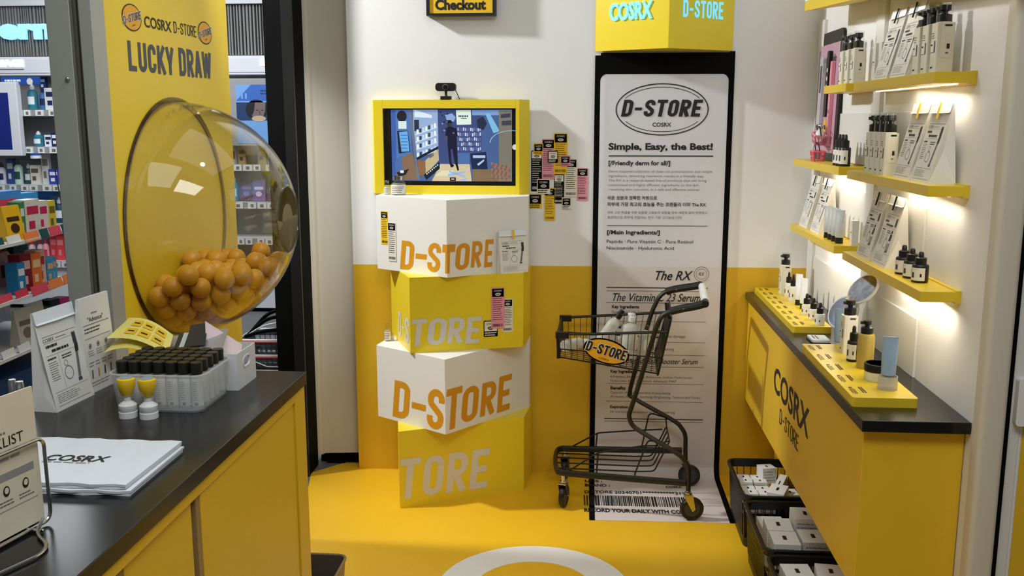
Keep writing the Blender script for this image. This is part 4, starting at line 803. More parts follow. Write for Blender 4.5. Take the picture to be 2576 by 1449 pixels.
for i, y in enumerate((2.618, 2.552, 2.486)):
    dropper_bottle(('black dropper bottle next to the bags on the lowest shelf', 'middle one of the three black dropper bottles on the lowest shelf', 'black dropper bottle at the near end of the lowest shelf')[i], (0.852, y, 1.089), r=0.0205, h=0.043, tot=0.0785, group='black droppers on the lowest shelf')
for i, y in enumerate((3.395, 3.342, 3.295, 3.24)):
    soft_tube(('silver tube nearest the bags on the lowest far shelf', 'second silver tube from the bags on the lowest far shelf', 'third silver tube from the bags on the lowest far shelf', 'silver tube nearest the white cartons on the lowest far shelf')[i], (0.84, y, 1.092), w=0.031, h=0.111, group='silver tubes on the lowest shelf')
def carton(label, loc, w, d, h, m='white_board', group=None, rotz=0.0):
    b = MB(); b.box(-w / 2, w / 2, -d / 2, d / 2, 0, h, m); F = frame((-w / 2, -d / 2, 0), (0, 1, 0), UP) @ Matrix.Identity(4)
    F = frame((-w / 2, d / 2, 0), (0, -1, 0), UP); b.rect(F, d * 0.25, h * 0.5, d * 0.75, h * 0.54, 'print_mid'); b.rect(F, d * 0.25, h * 0.44, d * 0.6, h * 0.46, 'print_grey')
    o = b.build('carton', None, 0.0008); o.location = loc; o.rotation_euler = (0, 0, rotz); return tag(o, label, 'carton', group)
for i, y in enumerate((3.035, 2.975)): carton(('slim white carton next to the far pump bottles on the highest shelf', 'slim white carton next to the paper bags on the highest shelf')[i], (0.872, y, 1.61), 0.03, 0.03, 0.115, group='slim cartons on the highest shelf')
for i, y in enumerate((3.052, 3.008)): carton(('slim white carton behind the shelf gap on the middle shelf', 'slim white carton beside the farthest pump bottle on the middle shelf')[i], (0.872, y, 1.344), 0.026, 0.024, 0.095, group='slim cartons on the middle shelf')
for i, y in enumerate((3.055, 3.012, 2.972) if False else (3.206, 3.19)): pass
for i, (y, z) in enumerate(((3.195, 1.092), (3.05, 1.089), (3.015, 1.089))): carton(('slim white carton beside the silver tubes on the lowest shelf', 'slim white carton at the start of the lowest near shelf', 'slim white carton touching the dropper print bag')[i], (0.876, y, z), 0.022, 0.024, 0.082, group='slim cartons on the lowest shelf')

# ---- pink board with hanging key rings and tiny baskets on the middle shelf
t = thing('pink_board', 'tall black framed pink display board leaning on the right wall in the corner', 'display board', (0.892, 3.71, 1.348))
FP = frame((0.890, 3.885, 1.348), (0, -1, 0), (0.008, 0, 0.47)); BW, BH = 0.335, 0.472
b = MB(); b.prism(rrect(BW, BH, 0.02, 4, BW / 2, BH / 2), -0.004, 0.004, 'black_plastic', FP); b.build('board', t, 0, True)
b = MB(); b.prism([(0.012, 0.03), (BW - 0.03, 0.03), (BW - 0.03, BH - 0.045), (0.012, BH - 0.045)], 0.004, 0.0048, 'pink_print', FP); pn = b.build('pink_panel', t, 0, True)
b = MB(); b.text(FP, 'The 6 Peptide', 0.05, BH - 0.12, BW - 0.07, BH - 0.085, 'slate_ink', 0.01, 0, 0.006); b.rect(FP, 0.05, BH - 0.145, BW - 0.09, BH - 0.132, 'print_mid', 0.006); b.build('lettering', pn, 0, True)
def hanging(name, label, cat, x, z0, z1, w, m, extra=None):
    b = MB(); b.prism(rrect(w, z1 - z0, w * 0.3, 4, x, (z0 + z1) / 2), 0.006, 0.018, m, FP)
    if extra: extra(b)
    return tag(b.build(name), label, cat, 'key rings on the pink board')
hanging('key_charm', 'long clear pen shaped charm hanging at the left edge of the pink board', 'charm', 0.10, 0.10, 0.385, 0.045, 'silver_tube', lambda b: b.rect(FP, 0.088, 0.25, 0.112, 0.35, 'slate_ink', 0.0185))
hanging('key_strap', 'black strap with white letters hanging on the pink board', 'charm', 0.195, 0.16, 0.40, 0.032, 'black_plastic', lambda b: [b.disc(FP, 0.195, 0.27 + 0.03 * i, 0.009, 0.009, 'white_ink', 0.0185, 12) for i in range(3)])
hanging('key_strap', 'pink strap hanging beside the black one on the pink board', 'charm', 0.25, 0.05, 0.36, 0.026, 'label_pink', lambda b: b.disc(FP, 0.25, 0.18, 0.008, 0.008, 'print_mid', 0.0185, 12))
hanging('key_tag', 'small yellow tag hanging low on the pink board', 'charm', 0.215, 0.10, 0.15, 0.03, 'label_yellow', lambda b: b.rect(FP, 0.205, 0.115, 0.225, 0.13, 'ink', 0.0185))
def mini_basket(label, loc, m, tilt):
    t = thing('mini_basket', label, 'mini basket', loc, RB, 'mini shopping baskets'); t.rotation_euler = (0, tilt, RB); b = MB()
    w0, w1, d0, d1, h = 0.046, 0.062, 0.03, 0.04, 0.036
    for s_ in (-1, 1):
        for i in range(6):
            u = -0.5 + i / 5; b.tube([(w0 * u, s_ * d0 / 2, 0), (w1 * u, s_ * d1 / 2, h)], 0.0022, m, 5)
        for i in range(4): u = -0.5 + i / 3; b.tube([(s_ * w0 / 2, d0 * u, 0), (s_ * w1 / 2, d1 * u, h)], 0.0022, m, 5)
    b.box(-w0 / 2, w0 / 2, -d0 / 2, d0 / 2, 0, 0.003, m)
    b.tube([(-w1 / 2, -d1 / 2, h), (w1 / 2, -d1 / 2, h), (w1 / 2, d1 / 2, h), (-w1 / 2, d1 / 2, h)], 0.0038, m, 6, True); b.tube([(-w0 / 2, -d0 / 2 - 0.003, h * 0.5), (w0 / 2, -d0 / 2 - 0.003, h * 0.5)], 0.003, m, 5); b.build('basket', t)
    b = MB(); b.tube([(-w1 / 2, 0, h), (-w1 / 2, -0.006, h + 0.03), (w1 / 2, -0.006, h + 0.03), (w1 / 2, 0, h)], 0.0022, 'black_plastic', 6, corner=0.01); b.build('handle', t); return t
mini_basket('tiny coral basket standing on the middle shelf below the pink board', (0.842, 3.615, 1.348), 'pink_plastic', 0.0)
mini_basket('tiny pink basket hanging tilted above the coral one', (0.848, 3.64, 1.41), 'label_pink', R(12))
t = thing('mini_bottle', 'tiny white bottle with a silver ball top in the upper tiny basket', 'charm', (0.85, 3.632, 1.428)); b = MB(); b.lathe([(0.017, 0), (0.019, 0.012), (0.016, 0.022), (0.012, 0.03), (0.006, 0.036)], 'white_plastic', 14); b.build('body', t); b = MB(); b.sphere((0, 0, 0.046), 0.011, 'chrome', 12, 8); b.build('cap', t)

# ---- counter trays and what stands on them
def tray(label, x0, x1, y0, y1, z1, nrow):
    t = thing('display_tray', label, 'tray', ((x0 + x1) / 2, (y0 + y1) / 2, 0.8), 0, 'yellow product trays'); b = MB(); b.prism(rrect(x1 - x0, y1 - y0, 0.008, 4, (x0 + x1) / 2, (y0 + y1) / 2), 0.8, z1, 'yellow_shelf'); F = frame((x0, y1, z1), (0, -1, 0), (1, 0, 0)); rg = random.Random(nrow); st = (y1 - y0) / nrow
    for i in range(nrow):
        a = i * st + st * 0.15; b.disc(F, a + 0.008, 0.017, 0.005, 0.005, 'ink_brown', 0.0006, 10); b.lines_of_print(F, a + 0.018, 0.010, a + st * 0.62, 0.024, 3, 'ink_brown', rg, 0.5); b.lines_of_print(F, a, 0.036, a + st * 0.55, 0.048, 2, 'ink_brown', rg, 0.65)
    b.build('slab', t, 0.0012, True)
tray('far yellow tray with text on the black counter top', 0.688, 0.815, 3.165, 3.915, 0.821, 8); tray('near yellow tray with text on the black counter top', 0.660, 0.818, 2.33, 2.905, 0.824, 5)
pump_bottle('white pump bottle at the far end of the far tray', (0.785, 3.80, 0.821), w=0.040, h=0.112, hc=0.040)
dropper_bottle('clear dropper bottle next to the pump bottle on the far tray', (0.783, 3.715, 0.821), r=0.015, h=0.052, tot=0.098, body='frost_bottle')
dropper_bottle('clear dropper bottle beside the tubes on the far tray', (0.780, 3.62, 0.821), r=0.015, h=0.055, tot=0.104, body='frost_bottle')
soft_tube('white tube next to the droppers on the far tray', (0.786, 3.552, 0.821), w=0.027, h=0.116, body='paper_white'); soft_tube('white tube next to the three small droppers on the far tray', (0.788, 3.478, 0.821), w=0.027, h=0.113, body='paper_white')
for i, (x, y) in enumerate(((0.776, 3.37), (0.780, 3.285), (0.782, 3.20))): dropper_bottle(('small dropper bottle next to the white tubes on the far tray', 'middle one of the three small droppers on the far tray', 'small dropper bottle at the near corner of the far tray')[i], (x, y, 0.821), r=0.0165, h=0.035, tot=0.076, body='frost_bottle', group='small droppers on the far tray')
pump_bottle('tall white pump bottle at the far end of the near tray', (0.770, 2.80, 0.824), w=0.040, h=0.112, hc=0.042)
dropper_bottle('black dropper bottle beside the golden bottle on the near tray', (0.757, 2.70, 0.824), r=0.0165, h=0.056, tot=0.102)
t = thing('gold_bottle', 'round golden bottle with black pump on the near tray', 'pump bottle', (0.770, 2.625, 0.824), RB); b = MB(); b.lathe([(0.021, 0), (0.0225, 0.003), (0.0225, 0.09), (0.020, 0.096), (0.010, 0.099)], 'gold_liquid', 26); b.build('body', t)
b = MB(); b.lathe([(0.0228, 0.045), (0.0228, 0.085)], 'gold_liquid', 14, None, R(190), R(275)); b.lathe([(0.0230, 0.035), (0.0230, 0.044)], 'ink', 10, None, R(190), R(255)); b.lathe([(0.0230, 0.084), (0.0230, 0.087)], 'ink', 10, None, R(190), R(275)); b.lathe([(0.0231, 0.052), (0.0231, 0.078)], 'label_yellow', 10, None, R(200), R(250)); b.build('wrap', t)
b = MB(); b.lathe([(0.016, 0.098), (0.016, 0.114), (0.012, 0.116), (0.006, 0.118), (0.006, 0.121), (0.0105, 0.124), (0.0105, 0.133)], 'black_plastic', 18); b.box(-0.004, 0.004, -0.018, 0, 0.124, 0.131, 'black_plastic'); b.build('pump', t)
t = thing('cream_jar', 'low cream jar with black lid on the near tray', 'jar', (0.768, 2.50, 0.824)); b = MB(); b.lathe([(0.032, 0), (0.034, 0.003), (0.034, 0.026)], 'frost_bottle', 28); b.build('body', t); b = MB(); b.lathe([(0.0355, 0.026), (0.0355, 0.043), (0.034, 0.046), (0.030, 0.046), (0.030, 0.045)], 'black_plastic', 28); ld = b.build('lid', t); b = MB(); b.lathe([(0.030, 0.0462), (0.0, 0.0462)], 'print_mid', 24); b.build('lid_disc', ld)
soft_tube('pale blue tube in a clear stand at the near end of the near tray', (0.768, 2.415, 0.838), R(-14), w=0.038, h=0.122, body='blue_tube', cap='clear_plastic')
b = MB(); b.lathe([(0.0245, 0), (0.0235, 0.034), (0.022, 0.034), (0.022, 0.012), (0.0, 0.012)], 'bottle_clear', 24); o = b.build('tube_stand'); o.location = (0.768, 2.415, 0.824); tag(o, 'clear round stand under the pale blue tube', 'stand')
soft_tube('grey blue tube standing between the two trays by the mirror', (0.785, 2.945, 0.80), w=0.04, h=0.125, body='blue_tube', cap='white_plastic')
b = MB(); b.rprism(0.06, 0.085, 0.006, 0, 0.004, 'black_plastic'); b.rprism(0.056, 0.08, 0.006, 0.004, 0.011, 'paper_white'); F = frame((-0.02, 0.03, 0.011), (0, -1, 0), (1, 0, 0)); b.lines_of_print(F, 0.0, 0.0, 0.05, 0.02, 2, 'ink', random.Random(2), 0.4); o = b.build('soap_pack'); o.location = (0.745, 3.05, 0.80); tag(o, 'small flat white pack with black base between the trays', 'pack')
t = thing('compact_mirror', 'opened round two disc mirror standing behind the near tray', 'mirror', (0.83, 3.03, 0.80))
def disc_mirror(name, c, nrm, r):
    M_ = T(*c) @ Vector(nrm).to_track_quat('Z', 'Y').to_matrix().to_4x4(); b = MB(); b.lathe([(r * 1.09, -0.004), (r * 1.09, 0.003), (r * 1.0, 0.003)], 'white_plastic', 36, M_); f = b.build(name, t, 0, True); b = MB(); b.lathe([(r, 0.0035), (0.0, 0.0035)], 'mirror_glass', 36, M_); b.build('mirror_glass', f, 0, True)
disc_mirror('upper_disc', (0.85, 2.965, 0.985), (-0.76, -0.32, 0.66), 0.05); disc_mirror('lower_disc', (0.82, 3.06, 0.893), (-0.74, -0.45, 0.5), 0.052)
b = MB(); b.rprism(0.05, 0.06, 0.01, 0, 0.008, 'white_plastic', T(0.83, 3.04, 0.80)); b.tube([(0.83, 3.04, 0.806), (0.835, 3.03, 0.86), (0.845, 3.0, 0.935)], 0.005, 'white_plastic', 8); b.build('stand', t, 0, True)

# ================================================================== FLOOR BASKETS WITH SMALL CARTONS
def crate(label, x0, x1, y0, y1, h=0.2):
    t = thing('plastic_basket', label, 'basket', ((x0 + x1) / 2, (y0 + y1) / 2, 0), 0, 'black baskets under the counter'); w, d = x1 - x0, y1 - y0; b = MB(); m = 'black_plastic'; k = 0.045
    def ring_at(z, r=0.03):
        f = 1 - k * 2 * (1 - z / h); return [(p[0], p[1], z) for p in rrect(w * f, d * f, r, 4)]
    n = len(ring_at(0)); lv = [0.0, 0.012, 0.04, h * 0.62, h * 0.66, h * 0.86, h]
    for z0, z1, th in ((0, 0.035, 0), (h * 0.60, h * 0.66, 0), (h * 0.86, h, 0)):
        a, c = ring_at(z0), ring_at(z1); inn = 0.985
        vs = a + c + [(p[0] * inn, p[1] * inn, p[2]) for p in a] + [(p[0] * inn, p[1] * inn, p[2]) for p in c]; fs = []
        for i in range(n): j = (i + 1) % n; fs += [(i, j, n + j, n + i), (2 * n + j, 2 * n + i, 3 * n + i, 3 * n + j), (n + i, n + j, 3 * n + j, 3 * n + i), (j, i, 2 * n + i, 2 * n + j)]
        b.add(vs, fs, m, True)
    a = ring_at(0.003); b.add(a, [tuple(range(n))], m)
    lo, hi = ring_at(0.03), ring_at(h * 0.88); L_ = sum((Vector(hi[i]) - Vector(hi[(i + 1) % n])).length for i in range(n)); cnt = int(L_ / 0.026)
    for q in range(cnt):
        s_ = q / cnt * L_; i = 0
        while s_ > (Vector(hi[i]) - Vector(hi[(i + 1) % n])).length: s_ -= (Vector(hi[i]) - Vector(hi[(i + 1) % n])).length; i = (i + 1) % n
        f = s_ / (Vector(hi[i]) - Vector(hi[(i + 1) % n])).length; j = (i + 1) % n; b.tube([mixp(lo[i], lo[j], f), mixp(hi[i], hi[j], f)], 0.0075, m, 4, ry=0.002)
    b.build('basket', t)
    b = MB(); rr = ring_at(h, 0.034); b.tube([(p[0] * 1.02, p[1] * 1.02, h - 0.003) for p in rr], 0.006, m, 6, True, ry=0.008); b.build('rim', t); return t
c_ = crate('black basket farthest back under the counter, beside the banner', 0.560, 0.788, 3.215, 3.585); c_.location.z = 0.003; crate('middle black basket under the counter', 0.560, 0.788, 2.795, 3.175); crate('black basket nearest the camera under the counter', 0.560, 0.788, 2.375, 2.755)
def small_carton(label, loc, w, d, h, ang, tilt=0.0, group=None, seed=0):
    rg = random.Random(seed); b = MB(); b.box(-w / 2, w / 2, -d / 2, d / 2, 0, h, 'paper'); F = frame((-w / 2, -d / 2, h), (1, 0, 0), (0, 1, 0)); b.rect(F, w * 0.42, d * 0.35, w * 0.56, d * 0.65, 'ink'); F = frame((-w / 2, -d / 2, 0), (1, 0, 0), UP); b.lines_of_print(F, w * 0.1, h * 0.15, w * 0.9, h * 0.85, 4, 'print_grey', rg, 0.3)
    o = b.build('product_carton', None, 0.0006); o.location = loc; o.rotation_euler = (tilt, 0, ang); return tag(o, label, 'carton', group)
rg = random.Random(11); G1 = 'cartons in the far basket'; LB1 = 'small white carton lying flat in rows in the far basket'
q = 0
for i in range(5):
    for j in range(2):
        q += 1; small_carton(LB1, (0.605 + j * 0.052, 3.275 + i * 0.056, 0.115 + 0.008 * (i % 2)), 0.047, 0.045, 0.05, R(rg.uniform(-4, 4)), 0, G1, q)
small_carton('big white carton standing askew on top in the far basket', (0.695, 3.30, 0.145), 0.06, 0.075, 0.055, R(-24), R(6), None, 31); small_carton('white carton at the back right of the far basket', (0.690, 3.49, 0.15), 0.055, 0.06, 0.06, R(12), R(-5), None, 32)
small_carton('slim white carton leaning diagonally in the far basket', (0.728, 3.42, 0.14), 0.028, 0.10, 0.04, R(-30), R(24), None, 33); small_carton('white carton by the counter edge of the far basket', (0.742, 3.32, 0.12), 0.05, 0.06, 0.06, R(4), 0, None, 34)
small_carton('white carton in the middle of the far basket behind the askew one', (0.690, 3.385, 0.12), 0.045, 0.05, 0.04, R(-12), 0, None, 35)
G2 = 'cartons in the middle basket'; LB2 = 'white carton stacked in the middle basket'
for i, (x, y, z, lb) in enumerate(((0.635, 2.88, 0.055, 'front left carton in the middle basket, lower layer'), (0.635, 2.88, 0.130, 'front left carton in the middle basket, top layer'), (0.635, 2.985, 0.130, 'carton behind the front left one in the middle basket'), (0.727, 2.90, 0.055, 'front right carton in the middle basket, lower layer'), (0.727, 2.90, 0.130, 'front right carton in the middle basket, top layer'), (0.727, 3.02, 0.155, 'tall carton at the back right of the middle basket'), (0.635, 3.09, 0.09, 'carton at the far end of the middle basket'), (0.635, 2.985, 0.055, 'lower carton behind the front left one in the middle basket'))):
    small_carton(lb, (x, y, z), 0.083, 0.098, 0.072, R(rg.uniform(-2, 2)), 0, G2, 50 + i)
for i, (x, y, z, a, lb) in enumerate(((0.628, 2.66, 0.14, 3, 'carton at the back of the nearest basket'), (0.720, 2.645, 0.15, -6, 'carton beside the counter in the nearest basket'), (0.63, 2.55, 0.13, 0, 'carton at the left of the nearest basket'), (0.72, 2.53, 0.14, -20, 'turned carton in the middle of the nearest basket'))):
    small_carton(lb, (x, y, z), 0.083, 0.09, 0.06, R(a), 0, 'cartons in the nearest basket', 70 + i)
paper_bag('paper bag with a yellow clip leaning against the top white box of the stack', (-0.289, 3.709, 0.905), R(35.9), 0.125, 0.03, 0.166, 'label_yellow', 'pump', 9)
# ================================================================== TALL YELLOW PANEL WITH DOME
t = thing('draw_panel', 'tall yellow panel with dark lettering and a clear dome, beyond the left counter', 'panel', (-1.2165, 2.75, 0))
b = MB(); b.box(-1.233, -1.2, 2.312, 3.185, 0, 2.44, 'yellow_panel'); b.build('board', t, 0.002, True)
FP2 = frame((-1.2, 0, 0), (0, 1, 0), UP)
b = MB()
for c, z in ((2.506, 1.763), (2.993, 1.7655)):
    b.disc(FP2, c, z, 0.0555, 0.035, 'ink', 0.0006); b.disc(FP2, c, z, 0.051, 0.0315, 'orange_fill', 0.001)
    F = FP2 @ T(c, z, 0) @ Matrix.Rotation(R(13), 4, 'Z'); b.text(F, 'D-STORE', -0.055, -0.0125, 0.055, 0.0125, 'white_ink', 0, 0.1, 0.0014, cond=0.26); b.text(F, 'D-STORE', -0.053, -0.0105, 0.053, 0.0105, 'slate_ink', 0, 0.1, 0.0018, cond=0.16); b.text(F, 'COSRX', -0.01, -0.022, 0.012, -0.018, 'ink', 0, 0, 0.0014)
b.text(FP2, 'COSRX', 2.576, 1.7455, 2.748, 1.776, 'ink', 0.02, 0, 0.0008); b.text(FP2, 'D-STORE', 2.763, 1.7455, 2.925, 1.779, 'ink', 0, 0, 0.0008, cond=0.11)
b.text(FP2, 'LUCKY', 2.471, 1.622, 2.752, 1.706, 'slate_ink', 0, 0, 0.0008, cond=0.18); b.text(FP2, 'DRAW', 2.786, 1.623, 3.030, 1.708, 'slate_ink', 0, 0, 0.0008, cond=0.18); b.build('lettering', t, 0, True)
RD = 0.341; MD = T(-1.2, 2.73, 1.21) @ RY(PI / 2); a0 = R(17)
b = MB(); prof = [(RD * math.cos(R(i * 73 / 22)), RD * math.sin(R(i * 73 / 22))) for i in range(23)]; inn = [((RD - 0.003) * math.cos(R(i * 73 / 22)), (RD - 0.003) * math.sin(R(i * 73 / 22))) for i in range(23)][::-1]
b.lathe(prof + inn + [prof[0]], 'clear_dome', 72, MD); b.build('dome', t, 0, True)
b = MB(); b.lathe([(RD + 0.001, 0.001), (RD + 0.012, 0.001), (RD + 0.012, 0.004), (RD + 0.001, 0.004), (RD + 0.001, 0.001)], 'olive_clear', 72, MD); b.lathe([(RD - 0.0045, 0.0006), (RD - 0.0005, 0.0006), (RD - 0.0005, 0.005), (RD - 0.0045, 0.004), (RD - 0.0045, 0.0006)], 'bin_tan', 72, MD); b.build('mount_ring', t, 0, True)
b = MB(); rh = RD * math.cos(R(73)); xh = RD * math.sin(R(73)); b.lathe([(rh, xh - 0.004), (rh + 0.003, xh), (rh - 0.001, xh + 0.004), (rh - 0.004, xh), (rh, xh - 0.004)], 'clear_plastic', 48, MD); hr = b.build('hand_hole_rim', t, 0, True)
b = MB(); b.lathe([(rh - 0.004, xh - 0.001), (0, xh - 0.001)], 'olive_cover', 48, MD); b.build('hand_hole_cover', t, 0, True)
BALLS = [(-1.167,2.754,0.904),(-1.167,2.697,0.905),(-1.119,2.724,0.912),(-1.167,2.809,0.913),(-1.119,2.780,0.916),(-1.122,2.665,0.918),(-1.167,2.632,0.919),(-1.072,2.750,0.929),(-1.075,2.694,0.930),(-1.120,2.834,0.930),(-1.167,2.865,0.934),(-1.073,2.805,0.938),(-1.122,2.604,0.939),(-1.079,2.639,0.941),(-1.167,2.571,0.947),(-1.031,2.719,0.952),(-1.167,2.730,0.954),(-1.119,2.885,0.955),(-1.167,2.674,0.956),(-1.030,2.775,0.956),(-1.032,2.663,0.959),(-1.071,2.857,0.959),(-1.167,2.913,0.963),(-1.119,2.702,0.963),(-1.076,2.589,0.965),(-1.122,2.760,0.968),(-1.167,2.803,0.969),(-1.119,2.553,0.970),(-1.167,2.621,0.974),(-1.025,2.827,0.974),(-1.167,2.526,0.980),(-1.028,2.612,0.982),(-1.076,2.732,0.982),(-1.118,2.825,0.985),(-1.078,2.905,0.987),(-0.987,2.716,0.987),(-1.167,2.855,0.989),(-1.071,2.787,0.991),(-1.125,2.935,0.992),(-0.988,2.786,0.992),(-0.989,2.660,0.995),(-1.132,2.658,0.997),(-1.078,2.642,0.997),(-1.119,2.603,0.997),(-1.030,2.878,0.998),(-1.072,2.544,0.999),(-1.167,2.758,1.003),(-1.167,2.702,1.004),(-1.038,2.696,1.004),(-1.167,2.575,1.007),(-1.118,2.512,1.007),(-1.030,2.752,1.007),(-1.121,2.879,1.011),(-1.071,2.839,1.013),(-1.167,2.966,1.014),(-0.989,2.843,1.014),(-1.024,2.567,1.015),(-1.093,2.692,1.018),(-1.167,2.911,1.019),(-1.119,2.781,1.020),(-0.957,2.749,1.020),(-0.987,2.610,1.021),(-1.167,2.488,1.021),(-1.167,2.810,1.024),(-1.029,2.805,1.025),(-1.072,2.594,1.026),(-0.955,2.692,1.026),(-1.075,2.945,1.026),(-1.032,2.645,1.028),(-1.167,2.626,1.030),(-1.118,2.561,1.034),(-0.956,2.803,1.035),(-1.027,2.918,1.037),(-1.077,2.745,1.037),(-1.130,2.728,1.037),(-1.075,2.890,1.041),(-1.119,2.976,1.041),(-1.119,2.833,1.042),(-1.002,2.717,1.042),(-1.058,2.512,1.043),(-1.113,2.634,1.043),(-1.167,2.862,1.046),(-1.167,2.537,1.047),(-0.951,2.641,1.049),(-1.121,2.921,1.049),(-1.032,2.855,1.049),(-1.121,2.477,1.051),(-0.985,2.885,1.051),(-1.167,2.677,1.054),(-1.077,2.798,1.054),(-1.054,2.699,1.058),(-1.167,2.765,1.058),(-1.167,2.998,1.060),(-1.026,2.600,1.061),(-1.002,2.545,1.062),(-1.030,2.763,1.062),(-0.927,2.736,1.066),(-0.998,2.667,1.066),(-0.966,2.588,1.068),(-1.114,2.684,1.069),(-0.998,2.816,1.070),(-0.950,2.846,1.071),(-0.975,2.765,1.071),(-1.045,2.959,1.071),(-1.066,2.646,1.072),(-1.103,2.525,1.074),(-1.097,2.591,1.076),(-0.925,2.682,1.078),(-1.080,2.849,1.078),(-1.054,2.555,1.078),(-1.167,2.817,1.080),(-0.926,2.790,1.080),(-1.075,2.477,1.083),(-1.122,2.784,1.085),(-1.097,2.734,1.088),(-0.971,2.711,1.088),(-1.167,2.719,1.090),(-1.007,2.864,1.098)]
b = MB(); b.sphere((0, 0, 0), 0.028, 'ball_yellow', 24, 16); bm_ = b.build('capsule_ball'); bm_.location = BALLS[0]; tag(bm_, 'yellow capsule ball piled inside the clear dome', 'ball', 'capsule balls in the dome')
for p in BALLS[1:]:
    o = bm_.copy(); COL.objects.link(o); o.location = p

# ================================================================== LEFT COUNTER
b = MB(); b.box(-1.165, -0.671, 0.25, 2.19, 0.869, 0.90, 'black_gloss'); tag(b.build('worktop', None, 0.0015), 'black glossy top of the left counter in the foreground', 'worktop')
t = thing('counter_cabinet', 'yellow counter cabinet with sliding doors under the left black top', 'cabinet', (-0.9, 1.2, 0))
b = MB(); b.box(-1.15, -0.69, 2.165, 2.185, 0, 0.869, 'yellow_cabinet'); b.box(-1.15, -1.13, 0.27, 2.165, 0, 0.869, 'yellow_cabinet'); b.box(-1.13, -0.69, 0.27, 2.165, 0.85, 0.869, 'yellow_cabinet'); b.box(-1.13, -0.69, 0.27, 2.165, 0.06, 0.08, 'yellow_cabinet'); b.box(-1.12, -0.74, 1.2, 1.215, 0.08, 0.85, 'bin_grey'); b.build('carcass', t, 0.001, True)
b = MB(); b.box(-0.69, -0.676, 2.11, 2.185, 0, 0.869, 'yellow_cabinet'); b.box(-0.69, -0.676, 0.27, 2.11, 0.846, 0.869, 'yellow_cabinet'); b.box(-0.69, -0.676, 0.27, 2.11, 0.0, 0.06, 'yellow_cabinet'); b.build('front_frame', t, 0.001, True)
b = MB(); b.box(-0.70, -0.68, 1.56, 2.104, 0.06, 0.843, 'yellow_cabinet'); d_ = b.build('door', t, 0.001, True)
b = MB(); b.box(-0.70, -0.6815, 1.542, 1.5595, 0.06, 0.843, 'bin_tan'); b.build('edge_strip', d_, 0, True)
b = MB(); b.box(-0.705, -0.685, 1.285, 1.53, 0.06, 0.843, 'yellow_cabinet'); d_ = b.build('door', t, 0.001, True)
b = MB(); b.box(-0.705, -0.6865, 1.266, 1.2845, 0.06, 0.843, 'bin_tan'); b.build('edge_strip', d_, 0, True)
b = MB(); b.box(-0.735, -0.71, 1.20, 1.56, 0.06, 0.84, 'black_matte'); b.build('dark_inside', t, 0, True)  # black sheet standing in for the shaded open inside between the doors
# bin standing behind the end of the counter
t = thing('waste_bin', 'grey open waste bin on the floor at the end of the left counter', 'bin', (-0.80, 2.335, 0)); b = MB()
w, d, h = 0.29, 0.235, 0.30; a = rrect(w, d, 0.025, 4); i_ = rrect(w - 0.008, d - 0.008, 0.022, 4); lo = rrect(w * 0.86, d * 0.86, 0.025, 4); n = len(a)
vs = [(p[0], p[1], 0) for p in lo] + [(p[0], p[1], h) for p in a] + [(p[0], p[1], h) for p in i_] + [(p[0] * 0.84, p[1] * 0.84, 0.01) for p in i_]
b.add(vs, [tuple(range(n))[::-1]] + [(i, (i + 1) % n, n + (i + 1) % n, n + i) for i in range(n)] + [(n + i, n + (i + 1) % n, 2 * n + (i + 1) % n, 2 * n + i) for i in range(n)], 'bin_tan', False); b.add(vs, [(2 * n + i, 2 * n + (i + 1) % n, 3 * n + (i + 1) % n, 3 * n + i) for i in range(n)] + [tuple(range(3 * n, 4 * n))], 'bin_grey'); b.build('body', t)
b = MB(); b.tube([(p[0], p[1], h) for p in a], 0.004, 'bin_tan', 6, True); b.build('rim', t)

# ---- on the left counter
paper_bag('paper bag with folded top at the far left of the left counter', (-1.1135, 1.895, 0.90), R(86), 0.135, 0.055, 0.208, None, 'pump', 15)
t = thing('paper_bag', 'flat open topped paper bag standing beside the folded one on the left counter', 'paper bag', (-1.098, 2.015, 0.90), R(86), 'white paper bags'); b = MB(); W_, H_ = 0.115, 0.213
b.add([(-W_ / 2, -0.012, 0), (W_ / 2, -0.012, 0), (W_ / 2, 0.02, 0), (-W_ / 2, 0.02, 0), (-W_ / 2, 0.0, H_), (W_ / 2, 0.0, H_), (W_ / 2, 0.006, H_), (-W_ / 2, 0.006, H_)], [(3, 2, 1, 0), (4, 5, 6, 7), (0, 1, 5, 4), (1, 2, 6, 5), (2, 3, 7, 6), (3, 0, 4, 7)], 'paper')
F = frame((-W_ / 2, -0.012, 0), (1, 0, 0), (0, 0.012, H_)); rg = random.Random(8); u, v = W_ / 100, H_ / 100
b.text(F, '"Advance"', 22 * u, 74 * v, 74 * u, 79 * v, 'ink', 0.01); b.lines_of_print(F, 36 * u, 81 * v, 60 * u, 84 * v, 1, 'print_mid', rg); b.rect(F, 6 * u, 71 * v, 92 * u, 71.7 * v, 'print_mid'); b.lines_of_print(F, 8 * u, 62 * v, 60 * u, 69 * v, 2, 'ink', rg, 0.35); b.rect(F, 6 * u, 57 * v, 92 * u, 57.5 * v, 'print_mid')
for i in range(3): b.ring(F, (20 + 27 * i) * u, 49 * v, 5 * u, 5 * u, 1.4 * u, 'print_mid', 0.0006, 16); b.disc(F, (20 + 27 * i) * u, 49 * v, 2 * u, 2.6 * u, 'ink', 0.0006, 10); b.lines_of_print(F, (11 + 27 * i) * u, 38 * v, (31 + 27 * i) * u, 45 * v, 3, 'print_grey', rg, 0.35)
